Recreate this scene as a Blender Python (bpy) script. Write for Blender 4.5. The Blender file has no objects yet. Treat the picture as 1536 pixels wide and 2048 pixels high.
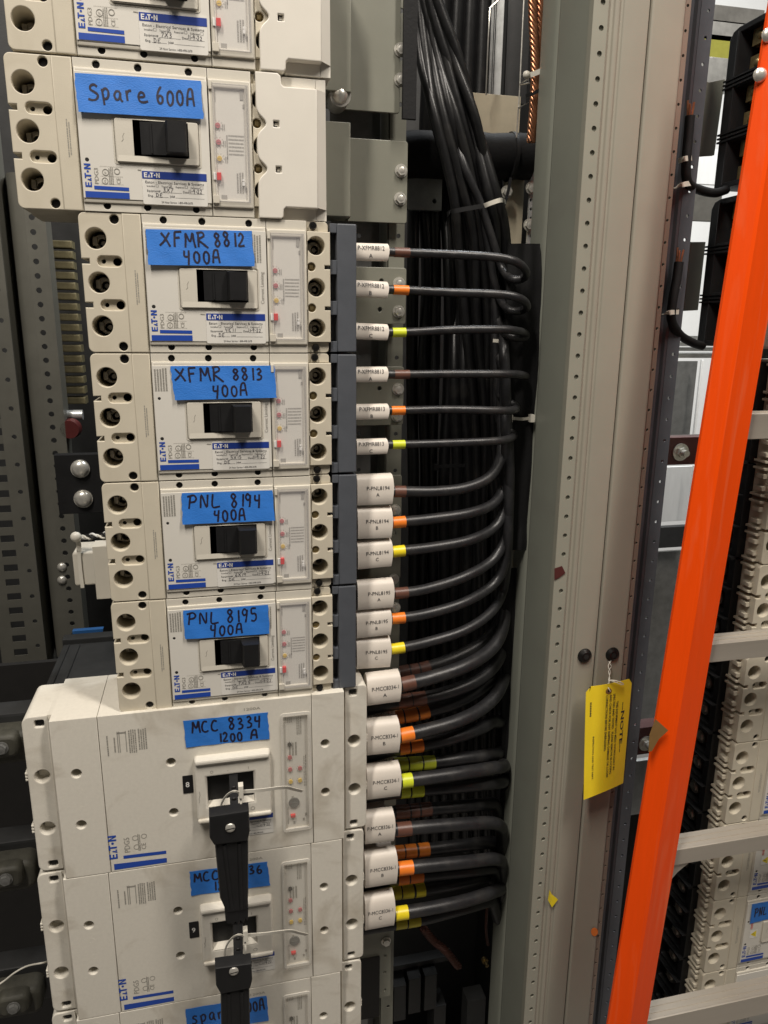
import bpy, bmesh, math, random
from mathutils import Vector, Matrix, noise
from mathutils.geometry import tessellate_polygon
random.seed(7)
S = bpy.context.scene
COL = S.collection

# ---------------------------------------------------------------- camera, world, lamps, exposure
RM = ((0.9739743, -0.2264624, 0.0094274), (-0.0463425, -0.2396807, -0.9697451), (0.2218704, 0.9440699, -0.2439376))
FPX, CAM = 1486.57, Vector((0.0594871, -0.8494867, -0.1087674))
cd = bpy.data.cameras.new('camera'); cam = bpy.data.objects.new('camera', cd); COL.objects.link(cam)
cd.sensor_fit = 'VERTICAL'; cd.sensor_height = 36.0; cd.lens = 36.0 * FPX / 2048.0
cd.clip_start = 0.01; cd.clip_end = 60
M4 = Matrix(((RM[0][0], -RM[1][0], -RM[2][0]), (RM[0][1], -RM[1][1], -RM[2][1]), (RM[0][2], -RM[1][2], -RM[2][2]))).to_4x4()
M4.translation = CAM; cam.matrix_world = M4
S.camera = cam
W = bpy.data.worlds.new('World'); S.world = W; W.use_nodes = True
W.node_tree.nodes['Background'].inputs[0].default_value = (1.0, 0.95, 0.88, 1)
W.node_tree.nodes['Background'].inputs[1].default_value = 0.034
def lamp(name, loc, target, sx, sy, power, color):
    d = bpy.data.lights.new(name, 'AREA'); d.shape = 'RECTANGLE'; d.size = sx; d.size_y = sy
    d.energy = power; d.color = color
    o = bpy.data.objects.new(name, d); COL.objects.link(o); o.location = loc
    o.rotation_euler = (Vector(target) - Vector(loc)).to_track_quat('-Z', 'Y').to_euler()
    return o
lamp('ceiling_lamp', (-0.72, -1.30, 2.25), (0.1, 0.0, -0.4), 0.22, 1.3, 52, (1.0, 0.925, 0.835))
lamp('ceiling_lamp', (1.15, -1.30, 2.25), (0.4, 0.0, -0.4), 0.22, 1.3, 46, (1.0, 0.925, 0.835))
lamp('rear_room_lamp', (1.15, 0.62, 1.5), (1.2, 1.25, -0.5), 1.0, 0.4, 40, (0.93, 0.97, 1.0))
vs = S.view_settings
vs.view_transform = 'Standard'; vs.look = 'None'; vs.gamma = 1; vs.exposure = 0.62
try: vs.use_curve_mapping = False
except Exception: pass
S.cycles.max_bounces = 8; S.cycles.transparent_max_bounces = 12
try: S.cycles.use_denoising = True
except Exception: pass

# ---------------------------------------------------------------- helpers
def ray(px, py):
    a = ((px - 768) / FPX, (py - 1024) / FPX, 1.0)
    return Vector([sum(RM[k][i] * a[k] for k in range(3)) for i in range(3)])
def P(px, py, Y):                       # the point of the photograph's pixel on the upright plane at depth Y
    d = ray(px, py); t = (Y - CAM.y) / d.y
    return CAM + d * t
def PX(px, py, X):                      # the same on a plane at constant X
    d = ray(px, py); t = (X - CAM.x) / d.x
    return CAM + d * t
def pixel(p):
    q = p - CAM; c = [sum(RM[k][i] * q[i] for i in range(3)) for k in range(3)]
    return 768 + FPX * c[0] / c[2], 1024 + FPX * c[1] / c[2]

def mat(name, col, rough=0.5, metal=0.0, var=0.06, scale=60.0, bump=0.0, bscale=400.0, coat=0.0, spec=0.5, stretch=None, dirt=None):
    m = bpy.data.materials.new(name); m.use_nodes = True
    nt = m.node_tree; b = nt.nodes['Principled BSDF']
    b.inputs['Roughness'].default_value = rough; b.inputs['Metallic'].default_value = metal
    b.inputs['Specular IOR Level'].default_value = spec
    if coat: b.inputs['Coat Weight'].default_value = coat
    tc = nt.nodes.new('ShaderNodeTexCoord'); src = tc.outputs['Object']
    if stretch:
        mp = nt.nodes.new('ShaderNodeMapping'); mp.inputs['Scale'].default_value = stretch
        nt.links.new(src, mp.inputs['Vector']); src = mp.outputs['Vector']
    n = nt.nodes.new('ShaderNodeTexNoise'); n.inputs['Scale'].default_value = scale; n.inputs['Detail'].default_value = 6; n.inputs['Roughness'].default_value = .65
    nt.links.new(src, n.inputs['Vector'])
    r = nt.nodes.new('ShaderNodeValToRGB')
    lo = [c * (1 - var) for c in col]; hi = [min(1, c * (1 + var)) for c in col]
    r.color_ramp.elements[0].position = .3; r.color_ramp.elements[0].color = (*lo, 1)
    r.color_ramp.elements[1].position = .7; r.color_ramp.elements[1].color = (*hi, 1)
    nt.links.new(n.outputs['Fac'], r.inputs['Fac'])
    out = r.outputs['Color']
    if dirt:                            # smudges with a shape of their own
        n3 = nt.nodes.new('ShaderNodeTexNoise'); n3.inputs['Scale'].default_value = dirt[1]; n3.inputs['Detail'].default_value = 8; n3.inputs['Distortion'].default_value = 1.2
        nt.links.new(src, n3.inputs['Vector'])
        r3 = nt.nodes.new('ShaderNodeValToRGB'); r3.color_ramp.elements[0].position = .53; r3.color_ramp.elements[0].color = (0, 0, 0, 1)
        r3.color_ramp.elements[1].position = .78; r3.color_ramp.elements[1].color = (dirt[2],) * 3 + (1,)
        nt.links.new(n3.outputs['Fac'], r3.inputs['Fac'])
        mx = nt.nodes.new('ShaderNodeMix'); mx.data_type = 'RGBA'
        nt.links.new(r3.outputs['Color'], mx.inputs[0]); nt.links.new(out, mx.inputs[6]); mx.inputs[7].default_value = (*dirt[0], 1)
        out = mx.outputs[2]
    nt.links.new(out, b.inputs['Base Color'])
    mr = nt.nodes.new('ShaderNodeMapRange'); mr.inputs[3].default_value = max(.02, rough - .07); mr.inputs[4].default_value = min(1, rough + .07)
    nt.links.new(n.outputs['Fac'], mr.inputs[0]); nt.links.new(mr.outputs[0], b.inputs['Roughness'])
    if bump:
        n2 = nt.nodes.new('ShaderNodeTexNoise'); n2.inputs['Scale'].default_value = bscale; n2.inputs['Detail'].default_value = 3
        nt.links.new(src, n2.inputs['Vector'])
        bp = nt.nodes.new('ShaderNodeBump'); bp.inputs['Strength'].default_value = bump; bp.inputs['Distance'].default_value = .001
        nt.links.new(n2.outputs['Fac'], bp.inputs['Height']); nt.links.new(bp.outputs['Normal'], b.inputs['Normal'])
    return m
def clear_mat(name, tint, alpha, rough):
    m = bpy.data.materials.new(name); m.use_nodes = True; b = m.node_tree.nodes['Principled BSDF']
    b.inputs['Base Color'].default_value = (*tint, 1); b.inputs['Alpha'].default_value = alpha; b.inputs['Roughness'].default_value = rough
    return m
K = dict(
 beige=mat('beige_moulding', (.56, .51, .405), .5, var=.04, scale=30, bump=.12, bscale=900, dirt=((.36, .31, .22), 14, .35)),
 cover=mat('pale_grey_moulding', (.60, .565, .485), .46, var=.03, scale=30, bump=.10, bscale=1100, dirt=((.42, .37, .29), 11, .25)),
 plate=mat('white_face_plate', (.655, .63, .57), .42, var=.02, scale=30, bump=.05, bscale=1300),
 grain=mat('white_textured_moulding', (.675, .64, .56), .55, var=.04, scale=220, bump=.35, bscale=1400, dirt=((.40, .35, .27), 13, .8)),
 shieldw=mat('white_shield_plastic', (.70, .665, .59), .45, var=.02, scale=30, bump=.08, bscale=900),
 darkgrey=mat('slate_grey_plastic', (.075, .082, .095), .5, var=.08, scale=40, bump=.1, bscale=900),
 black=mat('black_plastic', (.009, .009, .0095), .5, var=.2, scale=50, bump=.08, bscale=900, spec=.35),
 hole=mat('dark_recess', (.010, .009, .008), .8, var=.2),  # near-black; stands in for shade in recesses, also covers some black plates
 screw=mat('blackened_screw', (.02, .019, .018), .38, metal=.6, var=.3, scale=300),
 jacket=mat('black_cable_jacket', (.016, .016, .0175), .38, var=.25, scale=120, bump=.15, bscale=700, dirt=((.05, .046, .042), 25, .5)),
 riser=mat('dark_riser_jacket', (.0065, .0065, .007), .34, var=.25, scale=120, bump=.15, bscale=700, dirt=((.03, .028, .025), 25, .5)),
 matte=mat('black_rubber_wrap', (.007, .007, .0075), .7, spec=.3, var=.3, scale=40, bump=.3, bscale=300),
 blue=mat('blue_masking_tape', (.020, .165, .57), .6, var=.07, scale=90, bump=.35, bscale=500, stretch=(1, 1, 2.5)),
 ink=mat('marker_ink', (.010, .007, .024), .5, var=.1),
 print=mat('dark_print', (.03, .03, .035), .6, var=.05),
 grey=mat('grey_print', (.30, .285, .25), .6, var=.05),
 logo=mat('blue_print', (.012, .06, .36), .5, var=.03),
 band=mat('navy_print', (.010, .04, .26), .5, var=.03),
 white=mat('white_print', (.74, .73, .70), .5, var=.02),
 paper=mat('white_sticker', (.70, .68, .63), .42, var=.02, bump=.05),
 marker=mat('white_wire_marker', (.66, .605, .535), .48, var=.03, scale=25, bump=.1, bscale=200),
 markerg=mat('greyer_wire_marker', (.50, .46, .42), .5, var=.05, scale=25),  # darker and greyer base than the other wire markers
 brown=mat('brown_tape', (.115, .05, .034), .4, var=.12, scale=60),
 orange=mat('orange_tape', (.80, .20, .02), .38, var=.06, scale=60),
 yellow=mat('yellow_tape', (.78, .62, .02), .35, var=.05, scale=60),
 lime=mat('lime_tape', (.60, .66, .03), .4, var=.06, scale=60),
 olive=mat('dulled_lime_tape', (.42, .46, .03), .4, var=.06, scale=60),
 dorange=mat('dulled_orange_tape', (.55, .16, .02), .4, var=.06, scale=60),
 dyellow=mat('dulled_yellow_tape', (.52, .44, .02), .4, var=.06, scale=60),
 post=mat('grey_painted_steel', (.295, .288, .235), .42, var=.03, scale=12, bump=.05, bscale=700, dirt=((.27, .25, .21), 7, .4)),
 postshade=mat('post_paint_shade_in_colour', (.235, .245, .205), .5, var=.03, scale=12, bump=.05, bscale=700, dirt=((.19, .185, .16), 7, .4)),  # post paint darkened and greened: shade of the side face in its colour
 galvlit=mat('galvanised_light_in_colour', (.62, .55, .41), .42, metal=.35, var=.12, scale=20),  # galvanised steel made paler and warmer: the light on it in its colour
 edge=mat('brownish_perforated_edge', (.20, .155, .122), .45, var=.05, scale=12),
 postw=mat('warm_grey_painted_steel', (.305, .285, .232), .42, var=.03, scale=12, bump=.05, bscale=700, dirt=((.29, .26, .22), 7, .4)),
 bracket=mat('grey_green_bracket_paint', (.195, .195, .158), .42, var=.03, scale=25, bump=.06, bscale=700),
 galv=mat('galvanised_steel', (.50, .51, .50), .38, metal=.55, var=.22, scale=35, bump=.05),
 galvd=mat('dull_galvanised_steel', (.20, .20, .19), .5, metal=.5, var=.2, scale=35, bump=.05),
 dframe=mat('dark_grey_frame_steel', (.115, .112, .094), .5, metal=.15, var=.1, scale=18, bump=.05),
 blued=mat('blue_grey_perforated_steel', (.10, .105, .12), .4, metal=.4, var=.12, scale=18),
 zinc=mat('zinc_bolt', (.66, .64, .58), .30, metal=.6, var=.15, scale=200),
 brass=mat('brass_lug', (.45, .34, .16), .32, metal=.9, var=.25, scale=150),
 lug=mat('aluminium_lug', (.34, .315, .27), .36, metal=.85, var=.2, scale=150),
 copper=mat('bare_copper', (.58, .27, .15), .34, metal=.9, var=.3, scale=90),
 copperd=mat('dull_braided_copper', (.075, .028, .02), .5, metal=.4, var=.4, scale=120),
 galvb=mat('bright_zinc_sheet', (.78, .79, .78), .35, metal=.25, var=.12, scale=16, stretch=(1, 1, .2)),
 tie=mat('white_nylon', (.66, .63, .55), .4, var=.04),
 rail=mat('orange_fibreglass', (.97, .080, .001), .5, var=.05, scale=80, bump=.12, bscale=500, stretch=(1, 1, .08), dirt=((.92, .22, .09), 40, .55), spec=.2),
 alu=mat('ladder_aluminium', (.52, .47, .40), .42, metal=.55, var=.08, scale=25, stretch=(.1, 1, 1)),
 tag=mat('yellow_card', (.86, .65, .02), .6, var=.05, scale=20, bump=.08, bscale=300),
 tan=mat('tan_packing_tape', (.24, .135, .045), .35, var=.1),
 red=mat('red_plastic', (.60, .03, .03), .4, var=.05),
 dialr=mat('dusty_red_dial', (.42, .09, .10), .5, var=.05),
 dialy=mat('amber_dial', (.62, .42, .06), .4, var=.08),
 redshade=mat('red_plastic_shade_in_colour', (.07, .008, .007), .5, var=.1),  # red plastic darkened: the knob's shadow put into its colour
 maroon=mat('maroon_insulator', (.085, .022, .02), .42, var=.1, scale=50),
 wall=mat('white_room_wall', (.80, .80, .78), .7, var=.02),
 floor=mat('grey_concrete', (.22, .21, .20), .8, var=.1, scale=8),
 grille=mat('yellow_green_barrier', (.30, .30, .05), .5, var=.1),
 cbar=mat('dull_brass_bar', (.15, .13, .07), .55, metal=.2, var=.4, scale=40),
 bluep=mat('blue_plastic_sheet', (.02, .09, .25), .5, var=.1),
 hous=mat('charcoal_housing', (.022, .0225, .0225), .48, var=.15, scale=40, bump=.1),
 olived=mat('dusty_olive_clamp', (.045, .043, .032), .65, var=.3, scale=60, bump=.2),
 clear=clear_mat('clear_polycarbonate', (.74, .72, .74), .10, .16),
 clear2=clear_mat('smoky_polycarbonate', (.62, .58, .50), .11, .14),
)

class MB:
    def __init__(s): s.v = []; s.f = []; s.c = set()
    def add(s, vs, fs):
        o = len(s.v); s.v += [Vector(v) for v in vs]; s.f += [[i + o for i in f] for f in fs]
    def box(s, x0, x1, y0, y1, z0, z1, b=0.0):
        if b: return s.plate(rect(x0, x1, z0, z1), y0, y1, bevel=b)
        vs = [(x, y, z) for x in (x0, x1) for y in (y0, y1) for z in (z0, z1)]
        s.add(vs, [(0, 1, 3, 2), (4, 6, 7, 5), (0, 4, 5, 1), (2, 3, 7, 6), (0, 2, 6, 4), (1, 5, 7, 3)])
    def plate(s, outline, d0, d1, holes=(), bevel=0.0, mp=None, back=True):
        """a flat piece cut to an outline with holes: front at depth d0, back at d1, edges chamfered"""
        mp = mp or (lambda a, b, d: (a, d, b))
        def ccw(l): return l if sum(l[i][0] * l[(i + 1) % len(l)][1] - l[(i + 1) % len(l)][0] * l[i][1] for i in range(len(l))) > 0 else l[::-1]
        def off(l, k):
            r = []; n = len(l)
            for i in range(n):
                p, q, t = Vector(l[i - 1]), Vector(l[i]), Vector(l[(i + 1) % n])
                a = (q - p).normalized(); c = (t - q).normalized()
                na, nc = Vector((-a.y, a.x)), Vector((-c.y, c.x)); m = na + nc
                m = m / max(.35, m.dot(m) / 2) if m.length > 1e-6 else na
                r.append((q.x + m.x * k, q.y + m.y * k))
            return r
        loops = [ccw(list(outline))] + [ccw(list(h)) for h in holes]
        sg = 1 if d1 > d0 else -1
        rings = []
        for i, l in enumerate(loops):
            k = 1 if i == 0 else -1
            rr = []
            if bevel:
                rr = [(off(l, k * bevel), d0), (off(l, k * bevel * .3), d0 + sg * bevel * .3), (l, d0 + sg * bevel)]
            else: rr = [(l, d0)]
            rr.append((l, d1)); rings.append(rr)
        def cap(idx):
            polys = [[Vector((p[0], p[1], 0)) for p in r[idx][0]] for r in rings]
            return polys, tessellate_polygon(polys)
        base = []
        for r in rings:
            rb = []
            for l, d in r:
                rb.append(len(s.v)); s.v += [Vector(mp(p[0], p[1], d)) for p in l]
            n = len(r[0][0]); base.append(rb)
            for a in range(len(r) - 1):
                for j in range(n):
                    s.f.append([rb[a] + j, rb[a] + (j + 1) % n, rb[a + 1] + (j + 1) % n, rb[a + 1] + j])
        for idx in ((0, -1) if back else (0,)):
            polys, tris = cap(idx); flat = []
            for r, rb in zip(rings, base): flat += [rb[idx] + j for j in range(len(r[0][0]))]
            s.c.update(range(len(s.f), len(s.f) + len(tris)))
            s.f += [[flat[i] for i in t] for t in tris]
    def perf(s, x0, x1, z0, z1, holes, d0, d1):
        """a flat strip with a column of holes, worked hole by hole"""
        hs = sorted(holes, key=lambda h: sum(p[1] for p in h) / len(h)); cz = [sum(p[1] for p in h) / len(h) for h in hs]
        cuts = [z0] + [(a + b) / 2 for a, b in zip(cz, cz[1:])] + [z1]
        for h, a, b in zip(hs, cuts, cuts[1:]):
            polys = [[Vector((*p, 0)) for p in rect(x0, x1, a, b)], [Vector((*p, 0)) for p in h]]
            tris = tessellate_polygon(polys); flat = polys[0] + polys[1]; n = len(h)
            for d in (d0, d1):
                s.c.update(range(len(s.f), len(s.f) + len(tris)))
                s.add([(p.x, d, p.y) for p in flat], tris)
            b_ = len(s.v); s.v += [Vector((p[0], d, p[1])) for d in (d0, d1) for p in h]
            s.f += [[b_ + j, b_ + (j + 1) % n, b_ + n + (j + 1) % n, b_ + n + j] for j in range(n)]
        for q in ([(x0, z0), (x1, z0)], [(x1, z0), (x1, z1)], [(x1, z1), (x0, z1)], [(x0, z1), (x0, z0)]):
            s.add([(q[0][0], d0, q[0][1]), (q[1][0], d0, q[1][1]), (q[1][0], d1, q[1][1]), (q[0][0], d1, q[0][1])], [(0, 1, 2, 3)])
    def tube(s, path, r, n=10, ridge=0.0, turns=0.0, lobes=6, caps=True, rz=None):
        path = [Vector(p) for p in path]; up = None; base = len(s.v); L = 0
        for i, p in enumerate(path):
            t = (path[min(i + 1, len(path) - 1)] - path[max(i - 1, 0)]).normalized()
            if up is None:
                up = Vector((0, 1, 0)) if abs(t.y) < .9 else Vector((1, 0, 0))
            up = (up - t * up.dot(t)).normalized(); sd = t.cross(up)
            if i: L += (p - path[i - 1]).length
            for j in range(n):
                a = 2 * math.pi * j / n
                k = 1 + ridge * math.cos(lobes * a - turns * L)
                s.v.append(p + (up * math.cos(a) + sd * math.sin(a)) * r * k)
        m = len(path)
        for i in range(m - 1):
            for j in range(n):
                a = base + i * n + j; b = base + i * n + (j + 1) % n
                s.f.append([a, b, b + n, a + n])
        if caps:
            s.f.append([base + j for j in range(n)][::-1]); s.f.append([base + (m - 1) * n + j for j in range(n)])
    def cyl(s, c, axis, r, h, n=16, r2=None, flat=False):
        c = Vector(c); a = Vector(axis).normalized(); u = a.orthogonal().normalized(); w = a.cross(u); b = len(s.v); r2 = r if r2 is None else r2
        for k, rr in ((0, r), (h, r2)):
            for j in range(n):
                t = 2 * math.pi * (j + .5) / n; s.v.append(c + a * k + (u * math.cos(t) + w * math.sin(t)) * rr)
        for j in range(n): s.f.append([b + j, b + (j + 1) % n, b + n + (j + 1) % n, b + n + j])
        s.f.append([b + j for j in range(n)][::-1]); s.f.append([b + n + j for j in range(n)])
    def dome(s, c, axis, r, h, n=16, m=4):
        c = Vector(c); a = Vector(axis).normalized(); u = a.orthogonal().normalized(); w = a.cross(u); b = len(s.v)
        for k in range(m):
            t = k / m * math.pi / 2
            for j in range(n):
                q = 2 * math.pi * j / n; s.v.append(c + a * (h * math.sin(t)) + (u * math.cos(q) + w * math.sin(q)) * r * math.cos(t))
        s.v.append(c + a * h)
        for k in range(m - 1):
            for j in range(n): s.f.append([b + k * n + j, b + k * n + (j + 1) % n, b + (k + 1) * n + (j + 1) % n, b + (k + 1) * n + j])
        for j in range(n): s.f.append([b + (m - 1) * n + j, b + (m - 1) * n + (j + 1) % n, b + m * n])
    def extr(s, prof, z0, z1, closed=False, tx=0.0):
        """an upright sheet: a plan outline (x, y) swept from z0 to z1"""
        n = len(prof); b = len(s.v)
        for z in (z0, z1): s.v += [Vector((p[0], p[1], z)) for p in prof]
        for j in range(n if closed else n - 1):
            k = (j + 1) % n; s.f.append([b + j, b + k, b + n + k, b + n + j])
        if closed: s.f.append([b + j for j in range(n)]); s.f.append([b + n + j for j in range(n)][::-1])
    def text(s, t, size, mp, align='LEFT', bold=0.0, width=None):
        vs, fs, w = glyphs(t, bold)
        k = size; kx = size if width is None else width / max(w, 1e-6)
        ox = {'LEFT': 0, 'CENTER': -w / 2, 'RIGHT': -w}[align]
        s.add([mp(((v[0] + ox) * kx, v[1] * k)) for v in vs], fs)
    def quad(s, a, b, c, d): s.add([a, b, c, d], [(0, 1, 2, 3)])
    def mesh(s, name, m, shift=None, smooth=35):
        me = bpy.data.meshes.new(name)
        vs = s.v if shift is None else [v - shift for v in s.v]
        me.from_pydata([tuple(v) for v in vs], [], s.f)
        bm = bmesh.new(); bm.from_mesh(me)
        bm.faces.ensure_lookup_table()
        for i in s.c: bm.faces[i].material_index = 1          # flat caps keep a crisp edge
        bmesh.ops.remove_doubles(bm, verts=bm.verts, dist=1e-7)
        bmesh.ops.recalc_face_normals(bm, faces=bm.faces)
        th = math.radians(smooth)
        for e in bm.edges:
            l = e.link_faces
            e.smooth = len(l) == 2 and l[0].material_index == l[1].material_index and e.calc_face_angle(0) < th
        for f in bm.faces: f.smooth = True; f.material_index = 0
        bm.to_mesh(me); bm.free()
        me.materials.append(K[m] if isinstance(m, str) else m)
        return me

_gl = {}
def glyphs(t, bold=0.0):
    key = (t, bold)
    if key not in _gl:
        c = bpy.data.curves.new('lettering', 'FONT'); c.body = t; c.size = 1.0; c.offset = bold; c.resolution_u = 2
        o = bpy.data.objects.new('lettering', c); me = o.to_mesh()
        vs = [(v.co.x, v.co.y) for v in me.vertices]; fs = [tuple(p.vertices) for p in me.polygons]
        o.to_mesh_clear(); bpy.data.objects.remove(o); bpy.data.curves.remove(c)
        x0 = min([v[0] for v in vs], default=0); w = max([v[0] for v in vs], default=0) - x0
        _gl[key] = ([(v[0] - x0, v[1]) for v in vs], fs, w)
    return _gl[key]

WL = {}
def tag(o, label=None, cat=None, group=None, kind=None):
    if label: o['label'] = label
    if cat: o['category'] = cat
    if group: o['group'] = group
    if kind: o['kind'] = kind
    return o
def thing(name, loc, label, cat, group=None):
    o = bpy.data.objects.new(name, None); COL.objects.link(o); o.empty_display_size = .02
    o.location = loc; WL[o] = Vector(loc); return tag(o, label, cat, group)
def part(name, mb, m, parent, label=None, world=False, key=None, smooth=35):
    if key and key in _mc: me = _mc[key]
    else:
        me = mb.mesh(name, m, WL[parent] if world else None, smooth)
        if key: _mc[key] = me
    o = bpy.data.objects.new(name, me); COL.objects.link(o); o.parent = parent; WL[o] = WL[parent]
    if label: o['label'] = label
    return o
_mc = {}
def solo(name, mb, m, label, cat, group=None, kind=None, smooth=35):
    n = len(mb.v); c = Vector((sum(v.x for v in mb.v) / n, sum(v.y for v in mb.v) / n, min(v.z for v in mb.v)))
    me = mb.mesh(name, m, c, smooth); o = bpy.data.objects.new(name, me); COL.objects.link(o); o.location = c; WL[o] = c
    return tag(o, label, cat, group, kind)

def rect(x0, x1, z0, z1): return [(x0, z0), (x1, z0), (x1, z1), (x0, z1)]
def rrect(x0, x1, z0, z1, r, n=4, which=(1, 1, 1, 1)):      # corners: lower left, lower right, upper right, upper left
    o = []
    for (cx, cz, a0, on, px, pz) in ((x0 + r, z0 + r, 180, which[0], x0, z0), (x1 - r, z0 + r, 270, which[1], x1, z0), (x1 - r, z1 - r, 0, which[2], x1, z1), (x0 + r, z1 - r, 90, which[3], x0, z1)):
        if on: o += [(cx + r * math.cos(math.radians(a0 + 90 * k / n)), cz + r * math.sin(math.radians(a0 + 90 * k / n))) for k in range(n + 1)]
        else: o.append((px, pz))
    return o
def circ(x, z, r, n=24): return [(x + r * math.cos(2 * math.pi * k / n), z + r * math.sin(2 * math.pi * k / n)) for k in range(n)]
def slot(x0, x1, z, r): return rrect(x0, x1, z - r, z + r, r * .98, 6)
def mm(l): return [(a * .001, b * .001) for a, b in l]
def spline(pts, n=8):
    pts = [Vector(p) for p in pts]; q = [pts[0] * 2 - pts[1]] + pts + [pts[-1] * 2 - pts[-2]]; o = []
    for i in range(1, len(q) - 2):
        for k in range(n):
            t = k / n; a, b, c, d = q[i - 1], q[i], q[i + 1], q[i + 2]
            o.append(.5 * ((2 * b) + (c - a) * t + (2 * a - 5 * b + 4 * c - d) * t * t + (3 * b - a - 3 * c + d) * t ** 3))
    o.append(pts[-1]); return o

# single-stroke hand lettering
G = {
 'S': [[(.62, .88), (.4, 1), (.15, .9), (.12, .68), (.4, .52), (.62, .35), (.5, .08), (.2, 0), (-.1, .06)]],
 's': [[(.55, .6), (.3, .66), (.15, .5), (.4, .34), (.5, .15), (.3, 0), (.05, .06)]],
 'p': [[(.1, .62), (.14, .2), (.16, -.3)], [(.12, .5), (.35, .66), (.55, .5), (.5, .2), (.3, .05), (.14, .12)]],
 'a': [[(.5, .6), (.25, .62), (.08, .35), (.2, .08), (.42, .15), (.52, .55), (.52, .15), (.66, -.05)]],
 'r': [[(.12, .62), (.16, 0)], [(.15, .4), (.3, .6), (.5, .62)]],
 'e': [[(.1, .32), (.5, .38), (.5, .56), (.28, .64), (.1, .4), (.18, .1), (.45, .02), (.8, .1)]],
 'o': [[(.3, .64), (.1, .4), (.15, .1), (.35, 0), (.52, .2), (.5, .5), (.3, .64)]],
 '6': [[(.45, 1), (.18, .65), (.1, .3), (.25, .02), (.5, .1), (.52, .38), (.3, .46), (.12, .3)]],
 '0': [[(.32, .92), (.1, .7), (.08, .25), (.28, 0), (.5, .18), (.54, .65), (.32, .92)]],
 'A': [[(.02, 0), (.1, .6), (.25, .95), (.5, .96), (.56, .5), (.62, 0)], [(.06, .42), (.58, .44)]],
 'X': [[(.0, .95), (.35, .5), (.65, -.02)], [(.6, .98), (.25, .4), (-.1, .05)]],
 'F': [[(.12, .95), (.1, .5), (.1, -.05)], [(.1, .95), (.62, .98)], [(.1, .55), (.48, .58)]],
 'M': [[(.0, 0), (.08, .55), (.12, .98), (.38, .42), (.62, 1), (.66, .5), (.74, 0)]],
 'R': [[(.1, 1), (.1, .5), (.1, -.02)], [(-.02, .95), (.4, 1), (.5, .75), (.12, .5), (.45, .2), (.8, -.08)]],
 '8': [[(.5, .85), (.25, .98), (.1, .78), (.35, .52), (.52, .25), (.3, 0), (.1, .2), (.3, .5), (.52, .85)]],
 '1': [[(.3, .98), (.28, .5), (.26, 0)]],
 '2': [[(.08, .75), (.28, .98), (.5, .75), (.35, .4), (.05, .02), (.6, .04)]],
 '3': [[(.1, .9), (.35, 1), (.48, .76), (.22, .54), (.52, .34), (.42, .06), (.05, .02)]],
 '4': [[(.1, .98), (.08, .55), (.5, .52)], [(.5, 1), (.46, .5), (.38, -.12)]],
 'P': [[(.18, .95), (.14, .5), (.1, -.02)], [(-.05, .9), (.4, 1), (.6, .76), (.48, .52), (.12, .46)]],
 'N': [[(.06, 0), (.1, .95), (.5, .05), (.56, .98)]],
 'L': [[(.1, 1), (.06, .05), (.6, .06)]],
 '9': [[(.5, .8), (.28, .98), (.08, .75), (.22, .5), (.46, .62), (.52, .9), (.46, .4), (.36, -.05)]],
 '5': [[(.55, .98), (.14, .96), (.12, .58), (.45, .55), (.5, .2), (.3, 0), (.02, .06)]],
 'C': [[(.58, .9), (.3, .98), (.08, .6), (.12, .15), (.38, 0), (.64, .1)]],
 'D': [[(.1, .98), (.1, 0)], [(0, .98), (.45, .85), (.55, .4), (.35, .05), (.02, 0)]],
 'E': [[(.55, .95), (.1, .92), (.1, .05), (.58, .04)], [(.1, .5), (.45, .52)]],
 '7': [[(.02, .9), (.55, .96), (.3, .4), (.22, 0)]], 'K': [[(.1, 1), (.1, 0)], [(.55, .95), (.12, .5), (.58, 0)]],
 '-': [[(.05, .45), (.45, .48)]], '.': [[(.2, .02), (.28, .04)]], 'v': [[(0, .5), (.2, 0), (.6, .9)]],
}
def hand(mb, txt, x, z, h, w, fn, width, rnd):
    """write txt from x, cap height h, each letter w wide, as pen strokes laid on the surface fn(x, z)"""
    cx = x
    for ch in txt:
        if ch == ' ': cx += w * .75; continue
        jz = rnd.uniform(-.05, .05) * h; sc = rnd.uniform(.93, 1.08); sl = rnd.uniform(-.04, .07)
        for st in G[ch]:
            pts = [Vector((cx + (p[0] + sl * p[1]) * w * 1.15, z + jz + p[1] * h * sc, 0)) for p in st]
            if len(pts) > 2: pts = spline(pts, 5)
            b = len(mb.v); n = len(pts)
            for i, p in enumerate(pts):
                t = (pts[min(i + 1, n - 1)] - pts[max(i - 1, 0)]); t = t.normalized() if t.length else Vector((1, 0, 0))
                nn = Vector((-t.y, t.x, 0)) * width * .5 * rnd.uniform(.85, 1.12)
                for q in (p + nn, p - nn): mb.v.append(Vector(fn(q.x, q.y)))
            for i in range(n - 1): mb.f.append([b + 2 * i, b + 2 * i + 1, b + 2 * i + 3, b + 2 * i + 2])
        cx += w * (1.0 if ch not in '1.-' else .6)
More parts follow.
